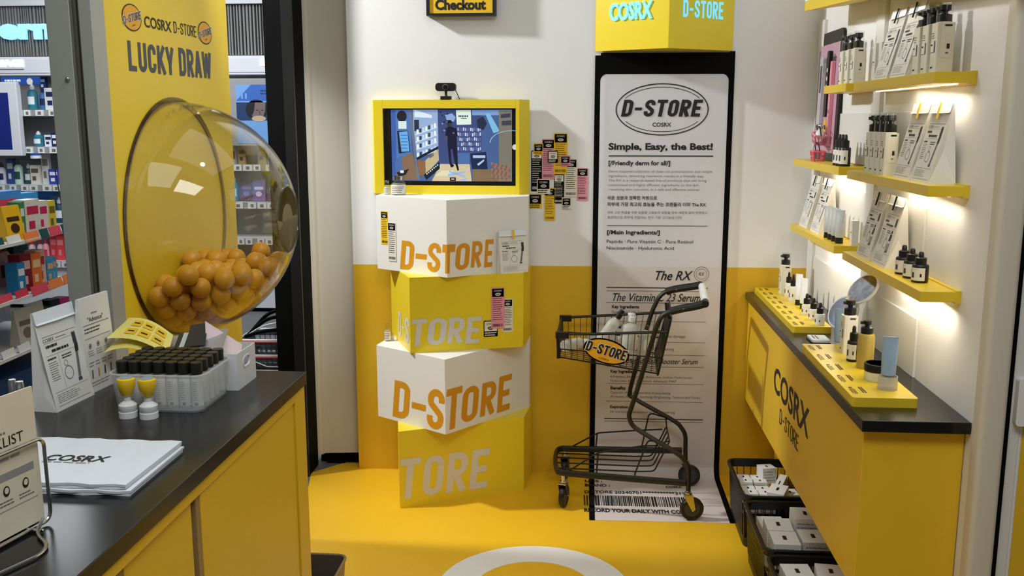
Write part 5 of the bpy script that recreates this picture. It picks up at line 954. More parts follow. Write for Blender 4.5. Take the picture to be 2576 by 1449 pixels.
for i in range(4): b.lines_of_print(F, (10 + 21 * i) * u, 27 * v, (27 + 21 * i) * u, 33 * v, 2, 'print_mid', rg, 0.3); b.poly(F, [((14 + 21 * i) * u, 15 * v), ((19 + 21 * i) * u, 15 * v), ((20 + 21 * i) * u, 24 * v), ((16 + 21 * i) * u, 24 * v)], ('print_mid', 'orange_ink', 'ink', 'print_mid')[i])
b.lines_of_print(F, 8 * u, 6 * v, 80 * u, 12 * v, 2, 'print_grey', rg, 0.35); b.build('body', t)
# tray of black capped bottles
t = thing('bottle_tray', 'milky plastic tub holding rows of black capped mini bottles on the left counter', 'tub', (-0.885, 1.925, 0.90)); b = MB()
a = rrect(0.185, 0.155, 0.02, 5); c = rrect(0.204, 0.172, 0.024, 5); n = len(a); f_ = 0.975
vs = [(p[0], p[1], 0.0) for p in a] + [(p[0], p[1], 0.08) for p in c] + [(p[0] * f_, p[1] * f_, 0.08) for p in c] + [(p[0] * f_, p[1] * f_, 0.003) for p in a]
b.add(vs, [tuple(range(n))[::-1]] + [(k * n + i, k * n + (i + 1) % n, (k + 1) * n + (i + 1) % n, (k + 1) * n + i) for k in range(3) for i in range(n)] + [tuple(range(3 * n, 4 * n))], 'milky', True); b.build('tub', t)
b = MB(); b.tube([(p[0], p[1], 0.08) for p in c], 0.002, 'milky', 6, True); b.build('rim', t)
def mini(loc, proto=[None]):
    if proto[0] is None:
        m_ = thing('mini_bottle', 'black capped mini bottle packed in the milky tub on the left counter', 'mini bottle', loc, 0, 'mini bottles in the tub'); b = MB(); b.lathe([(0.0115, 0), (0.012, 0.001), (0.012, 0.072), (0.009, 0.076)], 'bottle_clear', 14); b.build('body', m_)
        b = MB(); b.lathe([(0.0122, 0.008), (0.0122, 0.066)], 'label_white', 14, None, R(180), R(360)); rg = random.Random(4); F = frame((-0.006, -0.0126, 0.01), (1, 0, 0), UP); b.lines_of_print(F, 0, 0.01, 0.011, 0.052, 9, 'print_mid', rg, 0.3, 0); b.rect(F, 0.004, 0.0, 0.011, 0.006, 'ink', 0.0); b.build('wrap', m_)
        b = MB(); b.lathe([(0.0125, 0.076), (0.0127, 0.098), (0.0118, 0.100), (0.0, 0.100)], 'black_plastic', 18); b.build('cap', m_); proto[0] = m_; return m_
    return dup(proto[0], loc)
for j in range(5):
    for i in range(7): mini((-0.885 - 0.0795 + i * 0.0265 + (0.0 if j % 2 else 0.0), 1.8665 + j * 0.0292, 0.9035))
for i, (x, y) in enumerate(((-0.931, 1.812), (-0.886, 1.810))):
    t = thing('hand_stamp', ('left one of the two yellow topped stamps before the milky tub', 'right one of the two yellow topped stamps before the milky tub')[i], 'stamp', (x, y, 0.90), 0, 'yellow topped stamps')
    b = MB(); b.lathe([(0.0185, 0), (0.0185, 0.012), (0.017, 0.0135), (0.018, 0.015), (0.018, 0.026), (0.012, 0.031), (0.007, 0.034), (0.0075, 0.046)], 'white_plastic', 26); b.build('base', t)
    b = MB(); b.lathe([(0.008, 0.044), (0.0105, 0.046), (0.0165, 0.062), (0.0185, 0.074), (0.0175, 0.080), (0.012, 0.083)], 'yellow_knob', 26); kb = b.build('knob', t); b = MB(); b.lathe([(0.013, 0.0832), (0.0, 0.0838)], 'blue_tube', 20); b.build('knob_badge', kb)
# white bin with leaflets
MW = 'milky_white'; t = thing('leaflet_bin', 'milky white bin with cut out handle behind the tub of bottles', 'bin', (-0.862, 2.072, 0.90)); b = MB(); w, d, h, th = 0.176, 0.116, 0.084, 0.003
b.box(-w / 2, w / 2, -d / 2, d / 2, 0, 0.003, MW)
for y in (-d / 2, d / 2 - th): b.box(-w / 2, w / 2, y, y + th, 0.003, h, MW)
b.box(-w / 2, -w / 2 + th, -d / 2 + th, d / 2 - th, 0.003, h, MW)
for y0, y1, z0, z1 in ((-d / 2 + th, -0.02, 0.003, h), (0.02, d / 2 - th, 0.003, h), (-0.02, 0.02, 0.003, 0.045), (-0.02, 0.02, 0.066, h)): b.box(w / 2 - th, w / 2, y0, y1, z0, z1, MW)
b.build('tub', t)
b = MB(); b.tube([(w / 2 - 0.0015, p[0], p[1] + 0.0555) for p in rrect(0.042, 0.024, 0.01, 4)], 0.003, 'white_plastic', 6, True); b.build('handle_hole', t)
def sheet_obj(name, label, cat, pts_rows, m, prints=None, group=None, thick=0.0006):
    """curved paper: rows of points across the width"""
    b = MB(); r_, c_ = len(pts_rows), len(pts_rows[0]); vs = [p for row in pts_rows for p in row]; up_ = [(p[0], p[1], p[2] + thick) for p in vs]; N = len(vs)
    fs = [(i * c_ + j, i * c_ + j + 1, (i + 1) * c_ + j + 1, (i + 1) * c_ + j) for i in range(r_ - 1) for j in range(c_ - 1)]
    ring_ = [j for j in range(c_)] + [i * c_ + c_ - 1 for i in range(1, r_)] + [(r_ - 1) * c_ + j for j in range(c_ - 2, -1, -1)] + [i * c_ for i in range(r_ - 2, 0, -1)]
    b.add(vs + up_, [f[::-1] for f in fs] + [tuple(i + N for i in f) for f in fs] + [(ring_[k], ring_[(k + 1) % len(ring_)], ring_[(k + 1) % len(ring_)] + N, ring_[k] + N) for k in range(len(ring_))], m, False)
    if prints: prints(b)
    return tag(b.build(name), label, cat, group)
def bil(P, u, v):  # bilinear on 4 corners
    a, q, c, d = [Vector(p) for p in P]; return tuple((a * (1 - u) + q * u) * (1 - v) + (d * (1 - u) + c * u) * v)
def leaf(name, label, cat, P, m, bulge=0.0, prints=None, group=None, nu=8):
    rows = []
    for j in range(3):
        row = []
        for i in range(nu + 1): p = bil(P, i / nu, j / 2); row.append((p[0], p[1], p[2] + bulge * math.sin(PI * i / nu)))
        rows.append(row)
    return sheet_obj(name, label, cat, rows, m, prints, group)
col('leaflet_yellow', (238, 222, 120)); col('sachet_silver', (176, 178, 184), 0.3, metal=0.5); col('sachet_dark', (58, 58, 60), 0.35, metal=0.3); col('leaflet_pink', (232, 208, 206)); col('leaflet_green', (196, 206, 196))
PY = [(-1.078, 2.025, 1.012), (-0.915, 1.975, 0.990), (-0.945, 2.075, 1.010), (-1.088, 2.155, 1.032)]
def py_print(b):
    for i in range(2):
        for j in range(3):
            u0, v0 = 0.22 + j * 0.24, 0.2 + i * 0.38; q = [bil(PY, u0, v0), bil(PY, u0 + 0.19, v0), bil(PY, u0 + 0.19, v0 + 0.27), bil(PY, u0, v0 + 0.27)]; lift = 0.026
            q = [(p[0], p[1], p[2] + 0.014 * math.sin(PI * uu) + 0.0025) for p, uu in zip(q, (u0, u0 + 0.19, u0 + 0.19, u0))]; b.add(q, [(0, 1, 2, 3)], 'label_yellow')
            k = [tuple(Vector(q[0]) * (1 - a) * (1 - c) + Vector(q[1]) * a * (1 - c) + Vector(q[2]) * a * c + Vector(q[3]) * (1 - a) * c + Vector((0, 0, 0.0006))) for a, c in ((0.2, 0.4), (0.8, 0.4), (0.8, 0.6), (0.2, 0.6))]; b.add(k, [(0, 1, 2, 3)], 'ink')
leaf('leaflet', 'upper yellow leaflet with printed tiles sticking out of the white bin', 'leaflet', PY, 'leaflet_yellow', 0.014, py_print, 'yellow leaflets')
leaf('leaflet', 'lower plain yellow leaflet under the printed one', 'leaflet', [(-1.075, 2.00, 0.985), (-0.955, 1.99, 0.984), (-0.955, 2.06, 0.995), (-1.08, 2.10, 1.002)], 'leaflet_yellow', 0.014, None, 'yellow leaflets')
for i in range(7):
    x = -0.965 + i * 0.0125; m = ('sachet_silver', 'sachet_dark', 'sachet_silver', 'sachet_dark', 'leaflet_green', 'sachet_dark', 'sachet_silver')[i]
    leaf('sachet', ('silver sachet first in the fan behind the black caps', 'dark sachet second in the fan', 'silver sachet third in the fan', 'dark sachet fourth in the fan', 'pale green sachet in the fan behind the black caps', 'dark sachet after the pale green one', 'silver sachet at the right end of the fan')[i], 'sachet', [(x, 2.02, 0.968 + 0.0036 * i), (x + 0.075, 2.025, 0.972 + 0.0036 * i), (x + 0.065, 2.105, 1.000 + 0.0036 * i), (x - 0.015, 2.10, 0.996 + 0.0036 * i)], m, 0.0, None, 'fan of sachets')
leaf('sachet', 'black card leaning against the pink leaflet', 'sachet', [(-0.892, 2.02, 0.998), (-0.852, 2.03, 1.000), (-0.872, 2.10, 1.036), (-0.912, 2.095, 1.030)], 'sachet_dark', 0.0, None, 'fan of sachets')
PK = [(-0.852, 2.031, 0.930), (-0.786, 2.035, 0.912), (-0.793, 2.10, 0.985), (-0.868, 2.075, 1.045)]
leaf('leaflet', 'pale pink leaflet standing tall in the white bin', 'leaflet', PK, 'leaflet_pink', 0.0, lambda b: b.add([tuple(Vector(bil(PK, u, v)) + Vector((0.002, -0.004, 0.002))) for u, v in ((0.1, 0.55), (0.6, 0.5), (0.7, 0.6), (0.15, 0.7))], [(0, 1, 2, 3)], 'leaflet_green'))
# flat stack of white shopping bags
def flat_bag(label, z, dx, dy, ang, txt):
    t = thing('flat_paper_bag', label, 'paper bag', (-0.872 + dx, 1.513 + dy, z), R(ang), 'flat white paper bags'); b = MB(); n = 14
    for k, (sx, sy) in enumerate(((0.274, 0.212), (0.277, 0.214))):
        vs = [];
        for s_ in (0, 1):
            for i in range(n + 1):
                u = -0.5 + i / n; wv = 0.0006 * math.sin(i * 1.7 + k * 2 + z * 900)
                for y in (-0.5, 0.5): vs.append((sx * u, sy * y + wv * 2, 0.0045 * k + 0.004 * s_ + wv))
        m = (n + 1) * 2; fs = [(2 * i, 2 * i + 1, 2 * i + 3, 2 * i + 2) for i in range(n)]; fs += [(m + 2 * i, m + 2 * i + 2, m + 2 * i + 3, m + 2 * i + 1) for i in range(n)] + [(2 * i, 2 * i + 2, m + 2 * i + 2, m + 2 * i) for i in range(n)] + [(2 * i + 1, m + 2 * i + 1, m + 2 * i + 3, 2 * i + 3) for i in range(n)] + [(0, m, m + 1, 1), (2 * n, 2 * n + 1, m + 2 * n + 1, m + 2 * n)]
        b.add(vs, fs, 'paper_white')
    b.build('bag', t)
    if txt:
        b = MB(); F = frame((0, 0, 0.0092), (1, 0, 0), (0, 1, 0)); b.text(F, 'COSRX', -0.059, -0.012, 0.053, 0.016, 'ink', 0.02, 0.0, 0.0006); b.lines_of_print(F, -0.056, -0.021, 0.05, -0.016, 1, 'print_mid', random.Random(3), 0.5); b.build('lettering', t)
    return t
flat_bag('lower flat white paper bag of the stack on the left counter', 0.9008, 0.004, -0.003, 0.6, False); flat_bag('upper flat white paper bag with black lettering on the left counter', 0.9104, -0.002, 0.002, -0.4, True)
# card holder at the left edge
t = thing('card_holder', 'chrome wire card holder at the left end of the counter', 'holder', (-0.80, 1.22, 0.90)); b = MB()
HX = lambda y, z: -0.821 - (z - 0.9) * 0.01 + (y - 1.239) * 0.206
rr = [(-1, 1.302, 0.905), (-1, 1.302, 1.034), (-1, 1.06, 1.034), (-1, 1.06, 0.905)]
b.tube([(HX(y, z) + 0.006, y, z) for _, y, z in rr], 0.0028, 'chrome', 8, True, corner=0.016); b.tube([(HX(1.29, 0.92) + 0.006, 1.285, 0.912), (-0.795, 1.250, 0.905), (-0.757, 1.215, 0.9035), (-0.752, 1.185, 0.9035), (-0.79, 1.09, 0.9035), (-0.86, 1.04, 0.9035)], 0.0028, 'chrome', 8, corner=0.03); b.tube([(-0.79, 1.262, 0.904), (-0.90, 1.27, 0.904), (-0.90, 1.05, 0.904), (-0.80, 1.04, 0.904)], 0.0028, 'chrome', 8, corner=0.02); b.build('wire_frame', t, 0, True)
for i in range(5):
    b = MB(); x = -0.0012 - i * 0.0085; Y0, Y1 = 1.05, 1.299 - 0.003 * (i % 2); z1 = 1.113 - 0.004 * i
    vs = [];
    for dx in (0, -0.003):
        for y, z in ((Y0, 0.907), (Y1, 0.907), (Y1, z1), (Y0, z1)): vs.append((HX(y, z) + x + dx, y, z))
    b.add(vs, [(0, 1, 2, 3), (7, 6, 5, 4), (0, 4, 5, 1), (1, 5, 6, 2), (2, 6, 7, 3), (3, 7, 4, 0)], 'card_cream' if i == 0 else 'paper_white')
    if i == 0:
        F = frame((HX(1.05, 0.907) - 0.0012, 1.05, 0.907), (0.206, 1, 0), (-0.01, 0, 1)); rg = random.Random(6)
        b.text(F, 'CHECKLIST', 0.118, 0.132, 0.228, 0.147, 'ink', 0.0); b.lines_of_print(F, 0.12, 0.15, 0.2, 0.156, 1, 'print_mid', rg); b.lines_of_print(F, 0.11, 0.108, 0.225, 0.122, 1, 'print_grey', rg, 0.3); b.rect(F, 0.04, 0.084, 0.242, 0.095, 'print_grey')
        for q in range(4): b.disc(F, 0.116 + q * 0.036, 0.068, 0.006, 0.008, 'ink', 0.0006, 14); b.disc(F, 0.116 + q * 0.036, 0.069, 0.004, 0.005, 'card_cream', 0.001, 12); b.lines_of_print(F, 0.102 + q * 0.036, 0.046, 0.131 + q * 0.036, 0.056, 2, 'print_mid', rg, 0.35)
        b.rect(F, 0.05, 0.04, 0.245, 0.041, 'print_grey')
    tag(b.build('leaflet_card'), ('printed cream checklist card at the front of the wire holder', 'white card right behind the cream one in the wire holder', 'second white card from the front in the wire holder', 'third white card from the front in the wire holder', 'rearmost white card in the wire holder')[i], 'card', 'cards in the wire holder')
for i, (x, y, h) in enumerate(((-0.865, 1.335, 0.212), (-0.845, 1.322, 0.213), (-0.836, 1.312, 0.203))): vial('glass_vial', ('left silver capped bottle behind the card holder', 'tallest silver capped bottle behind the card holder', 'right silver capped bottle behind the card holder')[i], (x, y, 0.90), 0.0085, h, 'chrome')

# ================================================================== THE SHOP BEYOND
b = MB(); b.box(-6.5, -1.3, 7.72, 7.8, 0, 3.2, 'shop_dark'); struct(b.build('wall_shop'))
t = thing('ribbed_fascia', 'grey ribbed fascia high on the far shop wall behind the glowing letters', 'fascia', (-3.6, 7.5, 1.99)); b = MB(); b.box(-6.2, -1.6, 7.42, 7.5, 1.985, 2.37, 'rib_dark'); b.build('backing', t, 0, True)
b = MB(); x = -6.2; rg = random.Random(2)
while x < -1.6:
    w = rg.uniform(0.007, 0.016); b.box(x, x + w, 7.395, 7.42, 1.99, 2.365, 'rib_light'); x += w + rg.uniform(0.008, 0.016)
b.build('ribs', t, 0, True)
b = MB(); b.box(-6.2, -1.6, 7.36, 7.5, 2.37, 2.46, 'shop_white'); tag(b.build('cornice'), 'white cornice above the ribbed fascia on the far shop wall', 'cornice')
t = thing('glowing_letters', 'glowing pale blue letters on the ribbed fascia at the left edge', 'sign', (-4.5, 7.36, 2.13)); b = MB(); F = frame((0, 7.392, 0), (1, 0, 0), UP); b.text(F, 'Derma', -4.84, 2.113, -3.94, 2.282, 'glow_sky', 0.05, 0, 0.0, 0.03); b.build('lettering', t, 0, True)
def header(x0, x1, label, txt, tx0, tx1, sub):
    t = thing('shelf_header', label, 'sign', ((x0 + x1) / 2, 7.3, 1.83)); b = MB(); b.box(x0, x1, 7.28, 7.5, 1.835, 1.978, 'shop_white'); b.prism(rrect(x1 - x0 - 0.16, 0.105, 0.02, 4, (x0 + x1) / 2 - 0.02, -1.907), -0.006, 0.006, 'shop_white', T(0, 7.28, 0) @ RX(-PI / 2) @ Matrix.Rotation(0, 4, 'X')); b.build('panel', t, 0.004, True)
    b = MB(); F = frame((0, 7.272, 0), (1, 0, 0), UP); b.text(F, txt, tx0, 1.9, tx1, 1.955, 'glow_white', 0.03, 0, 0.001, 0.006)
    if sub: b.rect(F, tx0, 1.879, tx1, 1.886, 'print_mid', 0.001)
    b.build('lettering', t, 0, True)
header(-5.0, -3.90, 'white shelf header with lit white lettering at the far left', 'URIAGE', -4.66, -4.375, True); header(-3.88, -1.7, 'white shelf header with lit lettering beside the black post', 'Eucerin', -2.49, -2.10, False)
def gondola(label, x0, x1, zs, m='shop_white'):
    t = thing('wall_gondola', label, 'shelving', ((x0 + x1) / 2, 7.45, 0)); b = MB(); b.box(x0, x1, 7.45, 7.5, 0.35, 1.835, 'shop_grey'); b.build('back_panel', t, 0, True)
    b = MB(); b.box(x0, x1, 7.22, 7.5, 0.03, 0.35, m); b.box(x0, x1, 7.215, 7.25, 0.345, 0.375, 'black_matte'); b.box(x0, x1, 7.26, 7.5, 0.0, 0.03, 'black_matte'); b.build('plinth', t, 0.003, True)
    for z in zs:
        b = MB(); b.box(x0, x1, 7.2, 7.45, z - 0.03, z - 0.012, m); s_ = b.build('shelf', t, 0, True)
        b = MB(); rg = random.Random(int(z * 100)); b.box(x0, x1, 7.192, 7.2, z - 0.062, z - 0.012, 'shop_grey'); x = x0 + 0.01
        while x < x1 - 0.06:
            w = rg.uniform(0.05, 0.075); b.box(x, x + w, 7.186, 7.192, z - 0.06, z - 0.014, 'white_plastic'); b.box(x + w * 0.3, x + w * 0.7, 7.185, 7.186, z - 0.05, z - 0.026, 'print_mid'); x += w + rg.choice((0.008, 0.012, 0.04))
        b.build('price_rail', s_, 0, True)
    return t
gondola('far shelving with blue and green products left of the grey door frame', -5.0, -3.9, (1.585, 1.30, 1.005, 0.70, 0.40)); gondola('far shelving seen through the clear dome', -3.88, -1.7, (1.45, 1.17, 0.88, 0.60))
PC = {}
def named(nm, where):
    for k in ('first', 'second', 'third', 'fourth'):
        if nm.endswith(', ' + k): nm = nm[:-len(k) - 2]; return ('leftmost %s %s' % (nm, where)) if k == 'first' else '%s %s from the left %s' % (k, nm, where)
    return nm + ' ' + where
def product(kind, loc, w, h, rgb, cap, label, cat, group, rot=0.0, d=None):
    nm = 'pack_%d_%d_%d' % rgb; col(nm, rgb); cn = 'pack_%d_%d_%d' % cap; col(cn, cap); b = MB(); rg = random.Random(int(loc[0] * 977 + loc[1] * 31 + loc[2] * 773)); d = d or w * 0.6
    if kind == 'bottle':
        b.lathe([(w * 0.46, 0), (w * 0.5, 0.004), (w * 0.5, h * 0.66), (w * 0.3, h * 0.76), (w * 0.2, h * 0.78)], nm, 14); b.lathe([(w * 0.24, h * 0.77), (w * 0.24, h * 0.9), (w * 0.12, h * 0.92), (w * 0.12, h)], cn, 12); b.lathe([(w * 0.51, h * 0.2), (w * 0.51, h * 0.5)], cn, 8, None, R(225), R(315))
        nme = 'shop_bottle'
    elif kind == 'jar': b.lathe([(w * 0.5, 0), (w * 0.5, h * 0.6)], nm, 16); b.lathe([(w * 0.52, h * 0.6), (w * 0.52, h), (0, h)], cn, 16); nme = 'shop_jar'
    elif kind == 'pouch':
        b.add([(-w / 2, -d / 2, 0), (w / 2, -d / 2, 0), (w / 2, d / 2, 0), (-w / 2, d / 2, 0), (-w / 2, -0.003, h), (w / 2, -0.003, h), (w / 2, 0.003, h), (-w / 2, 0.003, h)], [(3, 2, 1, 0), (4, 5, 6, 7), (0, 1, 5, 4), (1, 2, 6, 5), (2, 3, 7, 6), (3, 0, 4, 7)], nm); F = frame((-w / 2, -d / 2, 0), (1, 0, 0), (0, d / 2, h)); b.rect(F, w * 0.15, h * 0.55, w * 0.85, h * 0.8, cn, 0.002); b.disc(F, w * 0.5, h * 0.35, w * 0.25, w * 0.2, cn, 0.002, 14); nme = 'shop_pouch'
    else:
        b.box(-w / 2, w / 2, -d / 2, d / 2, 0, h, nm); F = frame((-w / 2, -d / 2, 0), (1, 0, 0), UP); b.rect(F, w * 0.12, h * 0.6, w * 0.88, h * 0.82, cn, 0.001); b.rect(F, w * 0.2, h * 0.2, w * 0.6, h * 0.42, cn, 0.001); nme = 'shop_box'
    o = b.build(nme); o.location = loc; o.rotation_euler = (0, 0, rot); return tag(o, label, cat, group)
BL, WH, GR, NV, TL, RD_, PKc = (30, 76, 160), (226, 230, 236), (22, 74, 72), (24, 34, 84), (40, 120, 140), (206, 52, 72), (236, 150, 160)
Yp = 7.27
def row(x0, z, items, where, grp):
    x = x0
    for i, (kd, w, h, c1, c2, nmx) in enumerate(items):
        product(kd, (x + w / 2, Yp + 0.02 * (i % 2), z - 0.0112), w, h, c1, c2, named(nmx, where), {'bottle': 'bottle', 'jar': 'jar', 'pouch': 'pouch', 'box': 'box'}[kd], grp); x += w + 0.008
SH = 'on the top row of the far left shelving'
row(-4.36, 1.585, [('bottle', 0.075, 0.2, TL, WH, 'teal bottle with white cap'), ('bottle', 0.06, 0.17, (54, 110, 170), NV, 'blue bottle'), ('box', 0.10, 0.165, (206, 210, 212), NV, 'wide white box'), ('bottle', 0.07, 0.16, WH, BL, 'white bottle after the wide box'), ('box', 0.05, 0.14, TL, WH, 'teal box')], SH, 'products on the top far left shelf')
product('box', (-4.30, 7.40, 1.73), 0.05, 0.1, (20, 60, 130), WH, 'dark blue box at the back of the top far left shelf', 'box', None); product('box', (-4.1, 7.40, 1.573), 0.09, 0.23, (60, 66, 72), NV, 'tall dark grey carton at the back of the top far left shelf', 'box', None)
SH = 'on the second row of the far left shelving'
row(-4.34, 1.30, [('bottle', 0.075, 0.12, TL, WH, 'short teal bottle'), ('box', 0.06, 0.09, WH, NV, 'small white box'), ('box', 0.06, 0.11, NV, WH, 'navy box with white print'), ('jar', 0.06, 0.10, (24, 60, 110), WH, 'blue jar with white lid'), ('bottle', 0.05, 0.09, WH, (40, 60, 120), 'small white bottle'), ('box', 0.07, 0.13, (36, 56, 160), WH, 'royal blue box'), ('bottle', 0.05, 0.15, WH, WH, 'slim white bottle')], SH, 'products on the second far left shelf')
product('jar', (-4.29, 7.19, 1.20), 0.08, 0.04, WH, BL, 'round white and blue tag disc under the second far left shelf', 'tag', None)
SH = 'on the third row of the far left shelving'
row(-4.66, 1.005, [('bottle', 0.06, 0.17, WH, NV, 'white bottle with navy cap'), ('box', 0.06, 0.2, (40, 70, 150), WH, 'tall blue box'), ('bottle', 0.065, 0.2, (200, 226, 214), GR, 'pale bottle with green cap'), ('bottle', 0.06, 0.16, GR, WH, 'dark green bottle'), ('box', 0.075, 0.15, (216, 212, 200), (90, 80, 70), 'cream box'), ('box', 0.06, 0.24, (208, 206, 204), (120, 110, 100), 'tall beige box'), ('box', 0.08, 0.12, (40, 60, 160), WH, 'wide blue box'), ('box', 0.06, 0.17, WH, (40, 60, 160), 'white box with blue print'), ('bottle', 0.05, 0.19, (44, 60, 150), WH, 'slim blue bottle')], SH, 'products on the third far left shelf')
SH = 'on the fourth row of the far left shelving'
row(-4.42, 0.70, [('pouch', 0.11, 0.15, (34, 110, 190), WH, 'blue pouch'), ('box', 0.08, 0.14, WH, BL, 'white box'), ('bottle', 0.075, 0.2, (20, 58, 74), WH, 'dark teal bottle, first'), ('bottle', 0.075, 0.2, (16, 54, 60), WH, 'dark teal bottle, second'), ('bottle', 0.07, 0.2, (16, 54, 60), WH, 'dark teal bottle, third')], SH, 'products on the fourth far left shelf')
product('box', (-4.37, 7.40, 0.688), 0.2, 0.24, (40, 120, 200), (30, 90, 170), 'wide sky blue carton at the back of the fourth far left shelf', 'box', None)
SH = 'on the bottom row of the far left shelving'
row(-4.46, 0.40, [('bottle', 0.05, 0.16, (226, 190, 200), RD_, 'pink bottle, first'), ('bottle', 0.05, 0.16, (232, 200, 206), RD_, 'pink bottle, second'), ('bottle', 0.05, 0.17, (236, 160, 176), RD_, 'pink bottle, third'), ('box', 0.06, 0.2, (222, 60, 72), (236, 120, 130), 'red box, first'), ('box', 0.06, 0.2, (226, 70, 80), (240, 140, 140), 'red box, second'), ('box', 0.06, 0.18, (214, 46, 70), (240, 120, 130), 'red box, third'), ('box', 0.06, 0.2, (220, 66, 76), (236, 130, 130), 'red box, fourth')], SH, 'products on the bottom far left shelf')
SH = 'on the top row of the shelving behind the dome'
row(-2.78, 1.45, [('bottle', 0.08, 0.22, (206, 200, 204), (150, 140, 150), 'pale grey bottle'), ('bottle', 0.09, 0.2, (190, 180, 182), WH, 'mauve bottle'), ('pouch', 0.13, 0.21, (206, 198, 196), (170, 30, 36), 'white pouch with red print'), ('pouch', 0.12, 0.2, (180, 176, 178), (90, 30, 36), 'grey pouch with dark red print'), ('bottle', 0.07, 0.18, WH, (130, 40, 50), 'white bottle')], SH, 'products on the top shelf behind the dome')
SH = 'on the second row of the shelving behind the dome'
row(-2.78, 1.17, [('bottle', 0.07, 0.2, (200, 196, 204), (130, 40, 40), 'pale bottle with red cap'), ('box', 0.06, 0.13, (196, 160, 100), (70, 50, 30), 'golden box, first'), ('jar', 0.08, 0.12, (80, 70, 50), (206, 176, 120), 'dark jar with gold lid'), ('box', 0.07, 0.16, (206, 176, 120), (90, 70, 50), 'golden box, second'), ('jar', 0.09, 0.12, (150, 190, 186), (190, 160, 100), 'pale teal jar')], SH, 'products on the second shelf behind the dome')
SH = 'on the third row of the shelving behind the dome'
row(-2.78, 0.88, [('bottle', 0.07, 0.2, (70, 150, 190), WH, 'light blue bottle'), ('pouch', 0.1, 0.17, (80, 60, 84), (130, 90, 160), 'deep purple pouch'), ('pouch', 0.1, 0.17, (110, 80, 140), (206, 190, 214), 'mid purple pouch'), ('pouch', 0.11, 0.16, (86, 66, 90), (150, 110, 170), 'rightmost dark purple pouch')], SH, 'products on the third shelf behind the dome')
t = thing('poster_frame', 'grey framed blue poster with a face beside the black post', 'poster', (-2.4, 7.15, 1.35)); b = MB(); b.box(-2.735, -1.75, 7.12, 7.18, 1.30, 1.80, 'shop_grey'); b.build('frame', t, 0.006, True)
FQ = frame((-2.64, 7.119, 1.30), (1, 0, 0), UP); b = MB(); col('poster_blue', (58, 104, 186)); col('poster_deep', (36, 60, 104)); col('poster_light', (116, 164, 222)); col('poster_skin', (120, 104, 104)); col('poster_dark', (30, 30, 36)); col('poster_hand', (196, 170, 140))
b.rect(FQ, 0, 0.02, 0.8, 0.455, 'poster_blue', 0.001); b.rect(FQ, 0, 0.19, 0.8, 0.325, 'poster_deep', 0.0016); b.rect(FQ, 0, 0.02, 0.8, 0.19, 'poster_light', 0.0016); b.rect(FQ, 0, 0.325, 0.8, 0.335, 'poster_light', 0.002); b.poly(FQ, [(0, 0.335), (0.12, 0.455), (0, 0.455)], 'poster_light', 0.0016)
b.disc(FQ, 0.155, 0.27, 0.085, 0.075, 'poster_dark', 0.002, 24); b.poly(FQ, [(0.10, 0.325), (0.225, 0.325), (0.22, 0.26), (0.2, 0.21), (0.165, 0.192), (0.13, 0.205), (0.108, 0.25)], 'poster_skin', 0.0026); b.poly(FQ, [(0.095, 0.325), (0.145, 0.325), (0.135, 0.26), (0.12, 0.23), (0.1, 0.26)], 'poster_dark', 0.003); b.disc(FQ, 0.17, 0.205, 0.055, 0.022, 'poster_hand', 0.0034, 18); b.line(FQ, 0.15, 0.268, 0.168, 0.268, 0.006, 'poster_dark', 0.0034); b.line(FQ, 0.19, 0.268, 0.208, 0.268, 0.006, 'poster_dark', 0.0034); b.line(FQ, 0.176, 0.262, 0.18, 0.235, 0.004, 'poster_dark', 0.0034)
rg = random.Random(9); b.lines_of_print(FQ, 0.19, 0.38, 0.34, 0.42, 2, 'poster_deep', rg, 0.5, 0.0022); b.rect(FQ, 0.04, 0.35, 0.055, 0.39, 'poster_light', 0.0022); b.rect(FQ, 0.07, 0.35, 0.085, 0.392, 'poster_light', 0.0022); b.build('picture', t, 0, True)
t = thing('poster_frame', 'grey framed dark blue poster at the far left edge', 'poster', (-4.6, 7.15, 1.25)); b = MB(); b.box(-5.0, -4.36, 7.12, 7.18, 1.22, 1.78, 'shop_white'); b.build('frame', t, 0.006, True); b = MB(); F = frame((-5.0, 7.119, 1.22), (1, 0, 0), UP); col('poster_navy', (22, 40, 120)); b.rect(F, 0.05, 0.05, 0.57, 0.48, 'poster_navy', 0.001); b.lines_of_print(F, 0.1, 0.1, 0.5, 0.3, 7, 'poster_blue', rg, 0.3, 0.002); b.build('picture', t, 0, True)
b = MB(); b.box(-2.79, -2.745, 7.14, 7.17, 1.33, 1.83, 'pack_22_74_72'); tag(b.build('side_flag'), 'narrow teal flag sign between the yellow panel and the grey poster frame', 'sign')
b = MB(); b.box(-4.50, -4.19, 7.16, 7.17, 1.765, 1.82, 'pack_30_76_160'); F = frame((-4.5, 7.16, 1.765), (1, 0, 0), UP); b.lines_of_print(F, 0.03, 0.015, 0.17, 0.04, 1, 'paper_white', rg, 0.6, 0.001); b.disc(F, 0.23, 0.02, 0.025, 0.025, 'white_ink', 0.001, 14); tag(b.build('shelf_banner'), 'small blue banner under the far left white header', 'sign')
